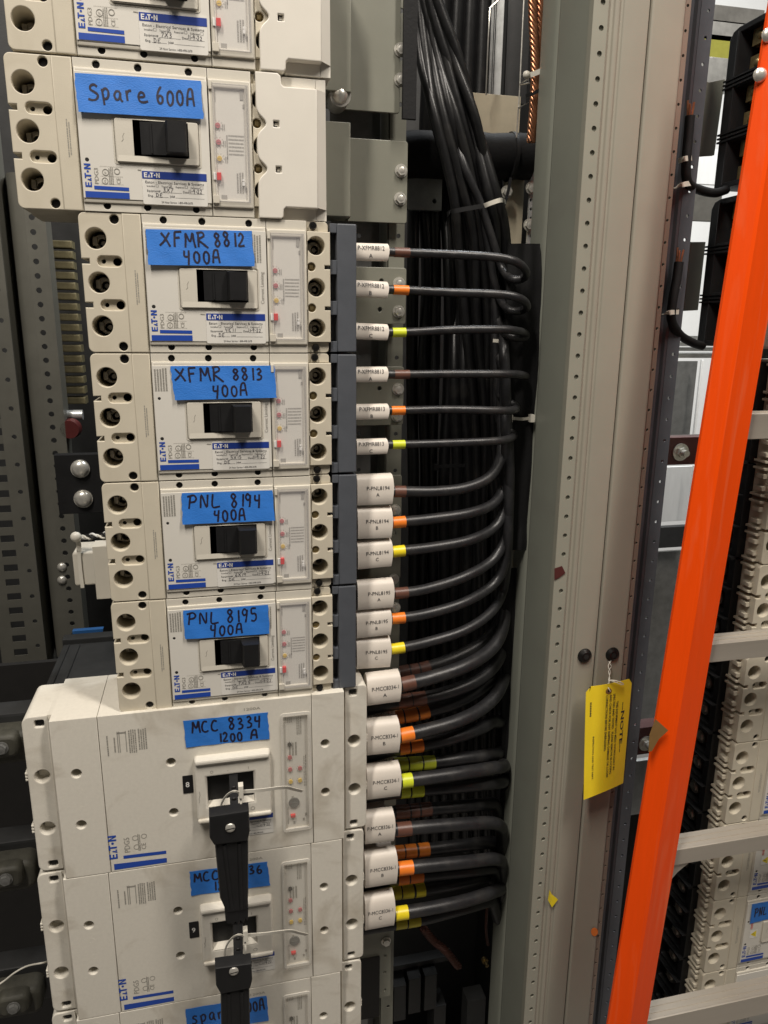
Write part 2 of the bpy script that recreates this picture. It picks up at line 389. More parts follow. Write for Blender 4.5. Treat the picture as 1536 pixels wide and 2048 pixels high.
# ---------------------------------------------------------------- circuit breakers
def logo(mb, ox, oz, h, wid, y, vert):
    """block letters of the maker's mark, h tall and wid long, running up when vert"""
    L = []
    L += [rect(0, .24, 0, 1), rect(.24, .72, 0, .2), rect(.24, .66, .4, .6), rect(.24, .72, .8, 1)]      # E
    L += [[(.86, 0), (1.08, 0), (1.22, .42), (1.12, .68)], rect(1.18, 1.36, .0, .2)]                       # A without its right leg
    L += [rect(1.30, 2.06, .8, 1), rect(1.56, 1.80, 0, .8)]                                               # T
    L += [circ(2.30, .48, .17, 10)]                                                                       # the dot
    L += [rect(2.62, 2.86, 0, 1), [(2.86, 1), (2.86, .68), (3.2, 0), (3.2, .34)], rect(3.2, 3.44, 0, 1)]
    kx, k = wid / 3.44, h
    for p in L:
        q = [((oz and 0) + a * kx, b * k) for a, b in p]
        if vert: pts = [(ox - b, y, oz + a) for a, b in q]
        else: pts = [(ox + a, y, oz + b) for a, b in q]
        mb.add(pts, [list(range(len(pts)))])
def mp_h(x, z, y): return lambda v: (x + v[0], y, z + v[1])        # lettering that runs to the right
def mp_v(x, z, y): return lambda v: (x - v[1], y, z + v[0])        # lettering that runs upwards
def ticks(mb, x0, x1, z0, z1, y, rows, rnd, vert=True):
    """rows of tiny illegible print, as short dashes"""
    for r in range(rows):
        a = (r + .5) / rows; p = 0.0
        while p < .96:
            l = rnd.uniform(.02, .09); g = rnd.uniform(.008, .03); e = min(1, p + l); t = .30 / rows
            if vert:
                xa, xb = x0 + (a - t) * (x1 - x0), x0 + (a + t) * (x1 - x0); za, zb = z0 + p * (z1 - z0), z0 + e * (z1 - z0)
            else:
                za, zb = z0 + (a - t) * (z1 - z0), z0 + (a + t) * (z1 - z0); xa, xb = x0 + p * (x1 - x0), x0 + e * (x1 - x0)
            mb.quad((xa, y, za), (xb, y, za), (xb, y, zb), (xa, y, zb)); p = e + g

def tape(root, name_txt, quad, y0, y1, rnd, label=None, hx=(.12, .30), lines=None, width=.0021):
    """a strip of masking tape stuck over the quad (u, w) TL, TR, BR, BL with handwriting on it"""
    TL, TR, BR, BL = [Vector((a[0], a[1], 0)) for a in quad]
    ph = rnd.uniform(0, 9)
    def f(s, t, lift=0.0):
        p = BL.lerp(BR, s).lerp(TL.lerp(TR, s), t)
        y = y1 + (y0 - y1) * t - .0003 * math.sin(7 * s + ph) * (1 - t) - .00025 * math.sin(19 * s + 5 * t + ph)
        return Vector((p.x, y - lift, p.y))
    m = MB(); nx, nz = 26, 8
    jag = [rnd.uniform(-.006, .006) for _ in range(nz + 1)]; jag2 = [rnd.uniform(-.006, .006) for _ in range(nz + 1)]
    for lift in (.00025, 0.0):
        for j in range(nz + 1):
            for i in range(nx + 1):
                s = i / nx
                if i == 0: s += jag[j]
                if i == nx: s += jag2[j]
                m.v.append(f(s, j / nz, lift))
    N = (nx + 1) * (nz + 1)
    for j in range(nz):
        for i in range(nx):
            a = j * (nx + 1) + i; m.f.append([a, a + 1, a + nx + 2, a + nx + 1])
            m.f.append([N + a, N + a + nx + 1, N + a + nx + 2, N + a + 1])
    for i in range(nx):
        for a in (i, nz * (nx + 1) + i): m.f.append([a, a + 1, N + a + 1, N + a])
    for j in range(nz):
        for a in (j * (nx + 1), j * (nx + 1) + nx): m.f.append([a, a + nx + 1, N + a + nx + 1, N + a])
    tp = part('tape_label', m, 'blue', root, label)
    wd = (TR - TL).length; ht = (TL - BL).length
    hb = MB()
    for (txt, sx, sz, h, w) in lines:
        hand(hb, txt, sx * wd, sz * ht, h * ht, w * wd, lambda x, z: f(x / wd, z / ht, .0005), width, rnd)
    part('handwriting', hb, 'ink', tp)
    return tp

def sticker(root, x0, x1, z0, z1, y, eq, rnd, slope=0.0):
    m = MB(); m.plate(rrect(x0, x1, z0, z1, .0018), y - .0003, y)
    st = part('service_sticker', m, 'paper', root)
    w, h = x1 - x0, z1 - z0; yy = y - .0005
    b = MB(); b.quad((x0 + .0004, yy, z1 - h * .27), (x1 - .0002, yy, z1 - h * .27), (x1 - .0002, yy, z1 - h * .055), (x0 + .0004, yy, z1 - h * .055))
    part('header_band', b, 'band', st)
    g = MB(); logo(g, x0 + w * .035, z1 - h * .235, h * .14, w * .24, yy - .0002, False); part('header_mark', g, 'white', st)
    t = MB(); T = lambda s, X, Z, sz, wd=None: t.text(s, sz, mp_h(x0 + w * X, z0 + h * Z, yy), width=None if wd is None else w * wd)
    T('Eaton - Electrical Services & Systems', .05, .60, .0036, .90)
    for s, X, wd, bx in (('Installed', .07, .12, .205), ('Tested', .29, .10, .405), ('Repaired', .51, .13, .655), ('Calibrated', .74, .14, .895)):
        T(s, X, .50, .0024, wd)
        bw = h * .036; X0 = x0 + w * bx; Z0 = z0 + h * .50
        for q in (rect(X0, X0 + 2 * bw, Z0, Z0 + .0002), rect(X0, X0 + 2 * bw, Z0 + 2 * bw, Z0 + 2 * bw + .0002), rect(X0, X0 + .0002, Z0, Z0 + 2 * bw), rect(X0 + 2 * bw, X0 + 2 * bw + .0002, Z0, Z0 + 2 * bw)):
            t.add([(a, yy, c) for a, c in q], [(0, 1, 2, 3)])
    T('Equipment#', .07, .36, .003, .20); T('Date', .62, .36, .003, .085); T('Eng.', .08, .22, .003, .08); T('Job#', .41, .22, .003, .08)
    T('24 Hour Service 1-800-498-2678', .28, .045, .003, .48)
    for a, c, Z in ((.28, .60, .35), (.71, .95, .35), (.17, .39, .21), (.50, .95, .21)):
        t.quad((x0 + w * a, yy, z0 + h * Z), (x0 + w * c, yy, z0 + h * Z), (x0 + w * c, yy, z0 + h * Z + .00022), (x0 + w * a, yy, z0 + h * Z + .00022))
    part('print', t, 'print', st)
    k = MB(); fn = lambda a, c: (a, yy - .0001, c)
    hand(k, eq, x0 + w * .31, z0 + h * .37, h * .12, w * .058, fn, .00042, rnd)
    hand(k, '11-9-22', x0 + w * .70, z0 + h * .37, h * .11, w * .042, fn, .00042, rnd)
    hand(k, 'DE', x0 + w * .20, z0 + h * .22, h * .11, w * .058, fn, .00042, rnd)
    hand(k, 'v', x0 + w * .405, z0 + h * .50, h * .08, w * .05, fn, .0004, rnd)
    part('handwriting', k, 'ink', st)
    return st

def breaker(loc, label, eq, tq=None, tl=None, tl_lines=None, shield='grey', limiting=None, top_print=True, hout=.024, seed=1, group='moulded case circuit breakers stacked in a column', left_only=False, tape_y=(-.0045, -.0078)):
    rnd = random.Random(seed)
    r = thing('circuit_breaker', loc, label, 'circuit breaker', group)
    U = .001
    # terminal cover at the left end: three bores, two pockets, notches, screw bites
    if 'b_left' not in _mc:
        seq = [(-18, .6), (-18, 139.4)]
        seq += [(-55.3 + 6 * math.cos(math.radians(d)), 133.4 + 6 * math.sin(math.radians(d))) for d in range(90, 181, 18)]
        seq += [(-61.3, 94.8), (-53.5, 94.8), (-53.5, 89.6), (-61.3, 89.6), (-61.3, 51.5), (-53.5, 51.5), (-53.5, 46.2), (-61.3, 46.2)]
        seq += [(-55.3 + 6 * math.cos(math.radians(d)), 6.6 + 6 * math.sin(math.radians(d))) for d in range(180, 271, 18)]
        m = MB()
        holes = [circ(-46, 114.5, 10.4, 32), circ(-46, 71.3, 10.4, 32), circ(-46, 27.6, 10.4, 32), slot(-46.2, -21.6, 92.5, 5.4), slot(-46.2, -21.6, 49, 5.4), circ(-26.7, 133.6, 4.6, 18), circ(-26.7, 6.6, 4.6, 18)]
        m.plate(mm(seq), 0, .046, [mm(h) for h in holes], bevel=.0008)
        part('terminal_cover', m, 'beige', r, key='b_left', smooth=28)
        m = MB(); m.plate(mm(rect(-19.2, -.5, .6, 139.4)), -.0012, .046, bevel=.0012)
        part('cover_ledge', m, 'beige', r, key='b_ledge')
        for w in (92.5, 49):
            m = MB(); m.plate(mm(slot(-46.8, -21, w, 5.9)), .0045, .008, [mm(circ(-40.3, w, 2.3, 12)), mm(circ(-27, w, 4.3, 16))])
            part('pocket_floor', m, 'beige', r, key='b_pocket%d' % w)
        m = MB(); m.box(-.059, .192, .0465, .104, .0008, .1392, .001); part('case', m, 'beige', r, key='b_case')
        m = MB(); m.box(-.058, -.002, .0456, .0463, .002, .138)
        part('cavity_shade_sheet', m, 'hole', r, key='b_cav')  # thin black sheet behind the bores, in place of their shade
    else:
        for n, mt, k in (('terminal_cover', 'beige', 'b_left'), ('cover_ledge', 'beige', 'b_ledge'), ('pocket_floor', 'beige', 'b_pocket92'), ('pocket_floor', 'beige', 'b_pocket49'), ('case', 'beige', 'b_case'), ('cavity_shade_sheet', 'hole', 'b_cav')): part(n, None, mt, r, key=k)
    def lug_mesh(k, left):
        m = MB(); cx, rr = (-.0455, .0088) if left else (.1804, .0086); w = (114.4, 71, 27.6)[k] * U
        m.plate(circ(cx + .0012, w - .0008, rr * .92, 22), .031, .0445, [circ(cx + .0026, w - .0014, rr * .50, 16)], bevel=.0008)
        m.plate(rect(cx - rr * .8, cx - rr * .25, w - rr * .55, w + rr * .5), .026, .031, bevel=.0006)
        m.cyl((cx + .0026, .0440, w - .0014), (0, -1, 0), rr * .30, .006, 6)
        return m
    for k in range(3): part('terminal_lug', lug_mesh(k, True), 'lug', r, key='b_lugl%d' % k)
    def screw(u, w, y, rr=.0036):
        m = MB(); m.cyl((u * U, y, w * U), (0, -1, 0), rr, .0022, 14, rr * .86)
        m.box(u * U - .0015, u * U + .0015, y - .0026, y - .0021, w * U - .0003, w * U + .0003)
        m.box(u * U - .0003, u * U + .0003, y - .00262, y - .0021, w * U - .0015, w * U + .0015)
        return m
    sc = [(21.7, 134.4, .003), (60.5, 134.4, .003), (108.7, 134.3, .003), (22.5, 6.3, .003), (61.6, 6.3, .003), (109.9, 6.3, .003), (-26.7, 133.6, .006), (-26.7, 6.6, .006)]
    if shield != 'white': sc += [(177.6, 135.2, .003), (179, 6.0, .003)]
    for i, (u, w, y) in enumerate(sc): part('screw', screw(u, w, y, .0034 if i < 6 else .0042), 'screw', r, key='b_scr%d' % i)
    # main cover and face plate
    if 'b_cov' not in _mc:
        m = MB(); m.plate(mm(rect(.3, 126.3, .6, 139.4)), -.0012, .0462, [mm(circ(u, w, 3.6, 18)) for u, w, y in sc[:6]], bevel=.0005)
        m.plate(mm(rect(.6, 126.2, 8.5, 131)), -.0034, -.0012, [mm(rect(50, 107, 51, 89))] , bevel=.0021, back=False)
        part('main_cover', m, 'cover', r, key='b_cov')
        m = MB(); m.plate(mm(rrect(1.1, 126, 12.4, 126.8, .8, 2)), -.0042, -.0033, [mm(rect(34.5, 116, 46.5, 88)), mm(circ(7, 47.8, 1.9, 12))] + ([mm(circ(6.7, 91.7, 1.6, 12))]), bevel=.0003)
        part('face_plate', m, 'plate', r, key='b_face')
        m = MB(); m.plate(mm(rrect(34.9, 115.6, 46.9, 87.6, 2.5)), -.0062, -.0033, [mm(rect(53.6, 104.4, 54.6, 85.4))], bevel=.0012)
        m.plate(mm(rrect(33, 117.6, 45, 89.6, 3)), -.0046, -.0040, [mm(rrect(33.9, 116.7, 45.9, 88.7, 2.6))])
        m.quad((.036, -.0068, .0478), (.1145, -.0068, .0478), (.113, -.0063, .0535), (.0375, -.0063, .0535))
        part('handle_escutcheon', m, 'cover', r, key='b_esc')
        for kx, kz in ((.007, .0478), (.0067, .0917)): m = MB(); m.cyl((kx, -.0036, kz), (0, -1, 0), .0021, .0004, 14); part('indicator_hole', m, 'hole', r, key='b_ind%.4f' % kz)
        m = MB(); m.box(.0537, .1043, -.0011, -.0006, .0547, .0853); part('handle_window', m, 'hole', r, key='b_win')
    else:
        for n, k in (('main_cover', 'b_cov'), ('face_plate', 'b_face'), ('handle_escutcheon', 'b_esc'), ('indicator_hole', 'b_ind0.0478'), ('indicator_hole', 'b_ind0.0917'), ('handle_window', 'b_win')): part(n, None, None, r, key=k)
    # toggle handle
    hk = 'b_hand%.3f' % hout
    m = MB()
    if hk not in _mc:
        b = [(.0540, -.0040), (.0600, -.0065), (.070, -.0085), (.080, -.0095), (.0845, -.0098), (.0845, .002), (.054, .002)]
        m.extr(b, .0550, .0850, closed=True)
        t = [(.0830, -.0085), (.0848, -hout + .002), (.0862, -hout), (.1030, -hout), (.1046, -hout + .003), (.1040, .002), (.083, .002)]
        z0, z1 = .0546, .0852
        n = len(t); bb = len(m.v)
        for z, kk in ((z0, -1), (z1, 1)):
            for (x, y) in t: m.v.append(Vector((x, y, z + (-kk * .0012 if y < -.012 else 0))))
        for j in range(n): m.f.append([bb + j, bb + (j + 1) % n, bb + n + (j + 1) % n, bb + n + j])
        m.f.append([bb + j for j in range(n)]); m.f.append([bb + n + j for j in range(n)][::-1])
        m.box(.0690, .0705, -.0096, -.0082, .056, .084)
    part('toggle_handle', m, 'black', r, key=hk, smooth=25)
    # print on the face plate
    if 'b_logo' not in _mc:
        m = MB(); logo(m, .0098, .0228, .0062, .0215, -.0045, True)
        m.quad((.0118, -.0045, .0209), (.0449, -.0045, .0205), (.0449, -.0045, .0238), (.0118, -.0045, .0242))
        m.quad((.0030, -.0045, .0130), (.0450, -.0045, .0130), (.0450, -.0045, .0188), (.0030, -.0045, .0188))
        part('printed_logo', m, 'logo', r, key='b_logo')
        m = MB(); m.text('PDG3', .0056, mp_v(.0166, .0262, -.0045), width=.0145)
        for (x, z) in ((.0235, .0372), (.0225, .0292)):
            m.plate(circ(x, z, .0031, 18), -.00455, -.0044, [circ(x, z, .0026, 18)])
        m.text('SP', .0026, mp_v(.0243, .0355, -.0045)); m.text('UL', .0026, mp_v(.0233, .0276, -.0045))
        m.text('CE', .0052, mp_v(.0372, .0268, -.0045)); m.plate(circ(.0345, .0385, .0029, 16), -.00455, -.0044, [circ(.0345, .0385, .0022, 16)])
        ticks(m, .0262, .0310, .0262, .0420, -.0045, 3, rnd)
        for z in (.0262, .0335, .0425): m.quad((.0185, -.0045, z), (.040, -.0045, z), (.040, -.0045, z + .0002), (.0185, -.0045, z + .0002))
        part('certification_print', m, 'grey', r, key='b_cert')
        m = MB(); m.quad((.0545, -.0045, .0405), (.0592, -.0045, .0402), (.0592, -.0045, .0410), (.0545, -.0045, .0414)); part('position_mark', m, 'grey', r, key='b_pos')
        m = MB(); m.tube([(.0412, -.0064, .066), (.0428, -.0064, .068), (.0424, -.0064, .071), (.044, -.0064, .074)], .00016, 4)
        part('engraved_mark', m, 'grey', r, key='b_eng')
        m = MB()
        for x, z0, z1 in ((-.0095, .050, .086), (-.0075, .052, .083)): ticks(m, x - .0008, x + .0008, z0, z1, -.00145, 1, rnd)
        part('ledge_print', m, 'grey', r, key='b_ledp')
    else:
        part('printed_logo', None, None, r, key='b_logo'); [part(n, None, None, r, key=k) for n, k in (('certification_print', 'b_cert'), ('position_mark', 'b_pos'), ('engraved_mark', 'b_eng'), ('ledge_print', 'b_ledp'))]
    if top_print:
        for kk, (x0, x1, z0, z1, n_) in enumerate(((.0025, .0165, .100, .1245, 5), (.110, .121, .095, .124, 4))):
            m = MB(); ticks(m, x0, x1, z0, z1, -.0045, n_, rnd); part('rating_print', m, 'grey', r, key='b_rate%d' % kk)
    if limiting:
        m = MB(); m.text(limiting, .0052, mp_v(.1225, .0525, -.0045), width=.033); part('limiting_print', m, 'grey', r)
    # trip unit under a clear flap
    if 'b_trip' not in _mc:
        m = MB(); m.plate(mm(rect(126.9, 169.6, .6, 139.4)), -.0012, .0462, bevel=.0005)
        m.plate(mm(rect(127.2, 169.2, 9.5, 129.5)), -.0040, -.0012, [mm(rect(132.6, 162.8, 16.8, 122))], bevel=.0014, back=False)
        m.box(.1275, .1305, -.0062, -.0038, .1195, .1275, .0004); m.box(.1275, .1340, -.0062, -.0038, .0128, .0205, .0004)
        part('trip_unit', m, 'cover', r, key='b_trip')
    tu = part('trip_unit', None, None, r, key='b_trip') if 'b_tripdone' in _mc else [c for c in COL.objects if c.parent == r and c.name.startswith('trip_unit')][0]
    _mc['b_tripdone'] = True
    def tp(n, k, mt, fn):
        m = MB()
        if k not in _mc: fn(m)
        return part(n, m, mt, tu, key=k)
    def f_panel(m): m.box(.1311, .1643, -.0014, -.0006, .0153, .1235)
    tp('setting_panel', 'b_panel', 'plate', f_panel)
    def f_print(m):
        rn = random.Random(3)
        for (x, z) in ((.1352, .0873), (.1355, .0717), (.1358, .0563)):
            for k in range(10):
                a = k * .628; m.quad(*[(x + (rr * math.cos(a + d)), -.0017, z + rr * math.sin(a + d)) for rr, d in ((.0040, -.06), (.0052, -.05), (.0052, .05), (.0040, .06))])
        for k in range(6): ticks(m, .1455, .1610, .0600 + k * .0035, .0622 + k * .0035, -.0017, 1, rn, vert=False)
        ticks(m, .1430, .1450, .056, .080, -.0017, 1, rn)
        for (a, b) in ((.1392, .086), (.1395, .0706), (.141, .0555)): ticks(m, a, a + .0035, b - .003, b + .003, -.0017, 2, rn)
        ticks(m, .1520, .1600, .0240, .0440, -.0017, 3, rn); ticks(m, .1330, .1345, .109, .120, -.0017, 1, rn)
        for x, z, w, h in ((.1585, .1125, .003, .009), (.1610, .105, .0022, .0035), (.1615, .0255, .002, .004)): m.box(x, x + w, -.0020, -.0014, z, z + h)
        m.box(.1362, .1420, -.0018, -.0014, .0160, .0215)
    tp('setting_print', 'b_tprint', 'grey', f_print)
    for i, (x, z) in enumerate(((.1352, .0873), (.1355, .0717))):
        def f_d(m, x=x, z=z): m.cyl((x, -.0014, z), (0, -1, 0), .0026, .0014, 16); m.box(x - .002, x + .002, -.0031, -.0028, z - .0003, z + .0003)
        tp('setting_dial', 'b_dial%d' % i, 'dialr', f_d)
    def f_y(m): m.cyl((.1358, -.0014, .0563), (0, -1, 0), .0025, .0014, 16); m.box(.134, .1376, -.0031, -.0028, .056, .0566)
    tp('setting_dial', 'b_dialy', 'dialy', f_y)
    def f_r(m): m.box(.1322, .1368, -.0056, -.0014, .0352, .0425, .0003)
    tp('trip_button', 'b_red', 'red', f_r)
    def f_w(m): m.box(.1290, .1320, -.0054, -.0036, .0352, .0425, .0003); m.box(.158, .1605, -.005, -.0014, .0310, .0345); m.cyl((.1592, -.0022, .0365), (0, -1, 0), .0012, .002, 8)
    tp('seal_tab', 'b_tabw', 'white', f_w)
    def f_c(m):
        m.box(.1308, .1664, -.0060, -.0054, .0143, .1256, .0003)
        for q in ((.1640, .1664, .0143, .1256), (.1308, .1316, .0143, .1256), (.1316, .164, .1247, .1256), (.1316, .164, .0143, .0152)): m.box(q[0], q[1], -.0054, -.0040, q[2], q[3])
    tp('clear_flap', 'b_flap', 'clear', f_c)
    # right end
    if shield != 'none':
        if 'b_right' not in _mc:
            out = [(170.0, 12), (178, 12), (195.8, 12)]
            out += [(195.8, 46.6), (189.5, 46.6), (189.5, 50.6), (195.8, 50.6), (195.8, 90.2), (189.5, 90.2), (189.5, 94.2), (195.8, 94.2), (195.8, 129), (170, 129)]
            m = MB(); m.plate(mm(out), 0, .046, [mm(circ(180.2, w, 9.7, 30)) for w in (114.3, 70.8, 27.6)] + [mm(circ(174.9, w, 4.6, 18)) for w in (92.3, 49)], bevel=.0007)
            for z0, z1, w in ((.6, 11.6, (1, 1, 0, 0)), (129.4, 139.4, (0, 0, 1, 1))): m.plate(mm(rrect(170, 194, z0, z1, 4, 4, (0, w[1], w[2], 0))), .0045, .046, [mm(circ(177.8 if z0 > 50 else 179, 135.2 if z0 > 50 else 6, 4.2, 16))], bevel=.0005)
            part('load_terminal_cover', m, 'beige', r, key='b_right', smooth=28)
            m = MB(); m.box(.1705, .1935, .0456, .0463, .002, .138); part('cavity_shade_sheet', m, 'hole', r, key='b_cavr')  # black sheet again, shading the load side bores by colour
        else: part('load_terminal_cover', None, None, r, key='b_right', smooth=28); part('cavity_shade_sheet', None, None, r, key='b_cavr')
        for k in range(3): part('terminal_lug', lug_mesh(k, False), 'lug', r, key='b_lugr%d' % k)
        for k, w in enumerate((92.3, 49)):
            m = MB(); m.cyl((.1749, .012, w * U), (0, -1, 0), .0044, .0085, 18); m.box(.1749 - .0019, .1749 + .0019, .0014, .004, w * U - .0019, w * U + .0019)
            part('terminal_bolt', m, 'brass', r, key='b_tb%d' % k)
    if shield == 'grey':
        m = MB()
        if 'b_shg' not in _mc:
            m.plate(mm(rrect(204, 226, 1.2, 138.6, 1.5, 3)), .004, .085, bevel=.0012)
            for a, b in ((1.2, 13), (42, 57), (85.5, 100.5), (129, 138.6)): m.box(.1966, .204, .0052, .085, a * U, b * U, .0006)
            m.box(.1966, .204, .022, .085, .013, .129)
            for a in (49.2, 92.6): m.box(.1915, .204, .0075, .012, (a - 1.6) * U, (a + 1.6) * U)
        part('phase_barrier_cover', m, 'darkgrey', r, key='b_shg')
    if shield == 'white':
        m = MB()
        if 'b_shw' not in _mc:
            edge = []
            for i in range(0, 57):
                w = .6 + i * (138.8 / 56)
                u = 174.4 + 9.6 * max(math.exp(-((w - 92) / 7.5) ** 2), math.exp(-((w - 48.6) / 7.5) ** 2)); edge.append((u, w))
            out = [(198, .6), (200, 3), (200.5, 10), (203, 12.2), (237, 12.2), (237, 127.4), (203, 127.4), (200.5, 129.5), (200, 137), (197, 139.4)] + edge[::-1]
            m.plate(mm(out), -.0045, .060, [mm(rrect(191.5, 197.5, 89, 95, .5, 2)), mm(rrect(193, 199, 45.6, 51.6, .5, 2))], bevel=.0010)
            m.plate(mm(rect(200, 237, .6, 12.4)), .006, .060, bevel=.0008); m.plate(mm(rect(200, 237, 127.2, 139.4)), .006, .060, bevel=.0008)
            m.add([(.237, -.0036, .0126), (.237, -.0036, .127), (.2475, .006, .1275), (.2475, .006, .012)], [(0, 1, 2, 3)])
            m.box(.2372, .2475, .0062, .060, .0008, .1392)
            for u, w in ((194.5, 92), (196, 48.6)):
                m.box((u - 3.2) * U, (u + 3.2) * U, -.0012, 0, (w - 3.2) * U, (w + 3.2) * U)
        sh = part('terminal_shield', m, 'shieldw', r, key='b_shw', smooth=40)
        m = MB()
        for u, w in ((194.5, 92), (196, 48.6)):
            for q in ((-2.6, 1.6, 1.5, 2.5), (-2.6, 1.2, -2.6, -1.6), (-2.6, -1.6, -2.6, 2.5)): m.box((u + q[0]) * U, (u + q[1]) * U, -.0016, -.0011, (w + q[2]) * U, (w + q[3]) * U)
        part('latch_slot', m, 'hole', sh, key='b_latch')
        m = MB(); m.box(.1702, .1965, .0165, .0167, .001, .139); part('shadow_gap', m, 'hole', r, key='b_gap') if False else None
    if tq: tape(r, None, tq, tape_y[0], tape_y[1], rnd, None, lines=tl_lines)
    if eq: sticker(r, *eq[1], -.0043, eq[0], rnd)
    return r
def big_breaker(loc, label, lines, tq, eq, number, seed, ext=None, cover_tie=True):
    rnd = random.Random(seed); k = .001031
    r = thing('circuit_breaker', loc, label, 'circuit breaker', 'large frame circuit breakers at the bottom of the column')
    q = lambda l: [(a * k, b * k) for a, b in l]
    H = 208.4
    def pm(n, key, mt, fn, parent=r, smooth=35):
        m = MB()
        if key not in _mc: fn(m)
        return part(n, m, mt, parent, key=key, smooth=smooth)
    def hole(u, w, rr): return circ(u, w, rr, 24)
    pm('centre_cover', 'm_c', 'grain', lambda m: m.plate(q(rect(.4, 245.4, .4, H)), 0, .11, [q(hole(77.6, 139.4, 5.6)), q(hole(77, 71.4, 5.6)), q(rect(210.5, 241, 25, 184)), q(rect(117, 174, 76.5, 120))], bevel=.0006))
    pm('line_side_cover', 'm_l', 'grain', lambda m: m.plate(q(rect(-51, -.4, .4, H)), 0, .11, [q(hole(-27.7, 139, 5.9)), q(hole(-28, 71, 5.9))], bevel=.0006))
    pm('load_side_cover', 'm_r', 'grain', lambda m: m.plate(q(rect(246.2, 286, .4, H)), 0, .11, [q(hole(262, 140.6, 5.6)), q(hole(261.8, 72.4, 5.6))], bevel=.0006))
    def endl(m):
        m.plate(q(rrect(-84, -56, 2, H - 1, 9, 5, (1, 0, 0, 1))), .0175, .10, [q(hole(-68.3, 130, 8.6)), q(hole(-69, 60.3, 8.6)), q(rrect(-70.5, -60, H - 15, H - 6, 2, 2)), q(rrect(-73, -62, 6, 15, 2, 2))], bevel=.0012)
        m.add([(-.0582, .0186, .002), (-.0522, .0006, .0006), (-.0522, .0006, H * k), (-.0582, .0186, H * k - .001)], [(0, 1, 2, 3)])
        m.box(-.058, -.0525, .0187, .1, .001, H * k - .001)
        m.box(-.0775, -.058, .032, .034, .01, .2)
        for w in (127, 131, 135, 57, 61, 65): m.box(-.0895, -.0862, .0185, .03, (w - 1.1) * k, (w + 1.1) * k, .0003)
    pm('end_block', 'm_el', 'grain', endl)
    def endr(m):
        m.plate(q(rrect(290, 318, 2, H - 1, 6, 4, (0, 1, 1, 0))), .0155, .10, [q(hole(301.5, 130.4, 8.0)), q(hole(302, 60.3, 8.0)), q(rrect(295, 305, H - 15, H - 6, 2, 2)), q(rrect(296, 306, 5.5, 14, 2, 2))], bevel=.0012)
        m.box(.2966, .304, .033, .036, .01, .2)
        for w in (126.5, 130.5, 134.5, 57, 61, 65): m.box(.3262, .3292, .0175, .03, (w - 1.1) * k, (w + 1.1) * k, .0003)
        m.box(.2956, .2985, .022, .1, .001, H * k - .001)
    pm('end_block', 'm_er', 'grain', endr)
    def cav(m):
        for u, w in ((77.6, 139.4), (77, 71.4), (-27.7, 139), (-28, 71), (262, 140.6), (261.8, 72.4)): m.cyl((u * k, .020, w * k), (0, 1, 0), .0066, .0004, 16)
        for u, w in ((-65.2, H - 10.5), (-67.5, 10.5), (300, H - 10.5), (301, 9.7)): m.box((u - 6) * k, (u + 6) * k, .0275, .028, (w - 6) * k, (w + 6) * k)
    pm('cavity_shade_sheet', 'm_cav', 'hole', cav)  # black discs and patches that darken the holes by colour
    for i, (u, w) in enumerate(((-65.2, H - 10.5), (-67.5, 10.5), (300, H - 10.5), (301, 9.7))): pm('screw', 'm_s%d' % i, 'screw', lambda m: m.cyl((u * k, .027, w * k), (0, -1, 0), .0042, .006, 14, .0038))
    def knock(m):
        for u, w in ((-27, 197), (-65, 170), (-66, 108), (-67, 80), (-26, 116), (-25, 92), (-68, 30)): m.plate(q(circ(u, w, 3.6, 20)), (-.0001 if u > -50 else .0174), .0185, [q(circ(u, w, 3.2, 20))])
    pm('moulded_ring', 'm_k', 'grain', knock)
    # escutcheon and toggle
    def esc(m):
        m.plate(q(rrect(104, 194, 57.5, 144, 4, 4)), -.0085, .0, [q(rect(118, 173, 78, 119))], bevel=.0026)
        m.plate(q(rrect(105, 193, 137, 143.6, 2.5, 4)), -.0125, -.008, bevel=.0022)
        m.plate(q(rrect(105, 193, 57.5, 63, 2, 3)), -.0115, -.008, bevel=.002)
        m.quad((118 * k, -.0083, 78 * k), (173 * k, -.0083, 78 * k), (173 * k, .004, 79.2 * k), (118 * k, .004, 79.2 * k))
    e = pm('handle_escutcheon', 'm_esc', 'grain', esc)
    def prn(m):
        for u, s in ((122, 'O'), (142, '-'), (167, 'I')): m.text(s, .0055, mp_h(u * k, 123.5 * k, -.0088))
        m.plate(circ(.176, .0712, .0026, 16), -.0089, -.0086, [circ(.176, .0712, .0021, 16)])
        m.tube([(.1105, -.0088, .088), (.1118, -.0088, .091), (.111, -.0088, .094), (.1125, -.0088, .099), (.112, -.0088, .104)], .00025, 5)
    pm('engraved_marks', 'm_prn', 'grey', prn, e)
    pm('cavity_shade_sheet', 'm_win', 'black', lambda m: m.box(118.2 * k, 172.8 * k, .004, .006, 78.2 * k, 118.8 * k))  # black sheet darkening the toggle opening
    # printed marks
    def lg(m):
        logo(m, .0093 * 1.0, .0190, .0105 * .92, .0335, -.0003, True)
        m.quad((15.5 * k, -.0003, 17 * k), (65 * k, -.0003, 15.6 * k), (65 * k, -.0003, 20 * k), (15.5 * k, -.0003, 21.3 * k))
        m.quad((4 * k, -.0003, 3.2 * k), (65 * k, -.0003, 3.2 * k), (65 * k, -.0003, 9.6 * k), (4 * k, -.0003, 11.4 * k))
    pm('printed_logo', 'm_lg', 'logo', lg)
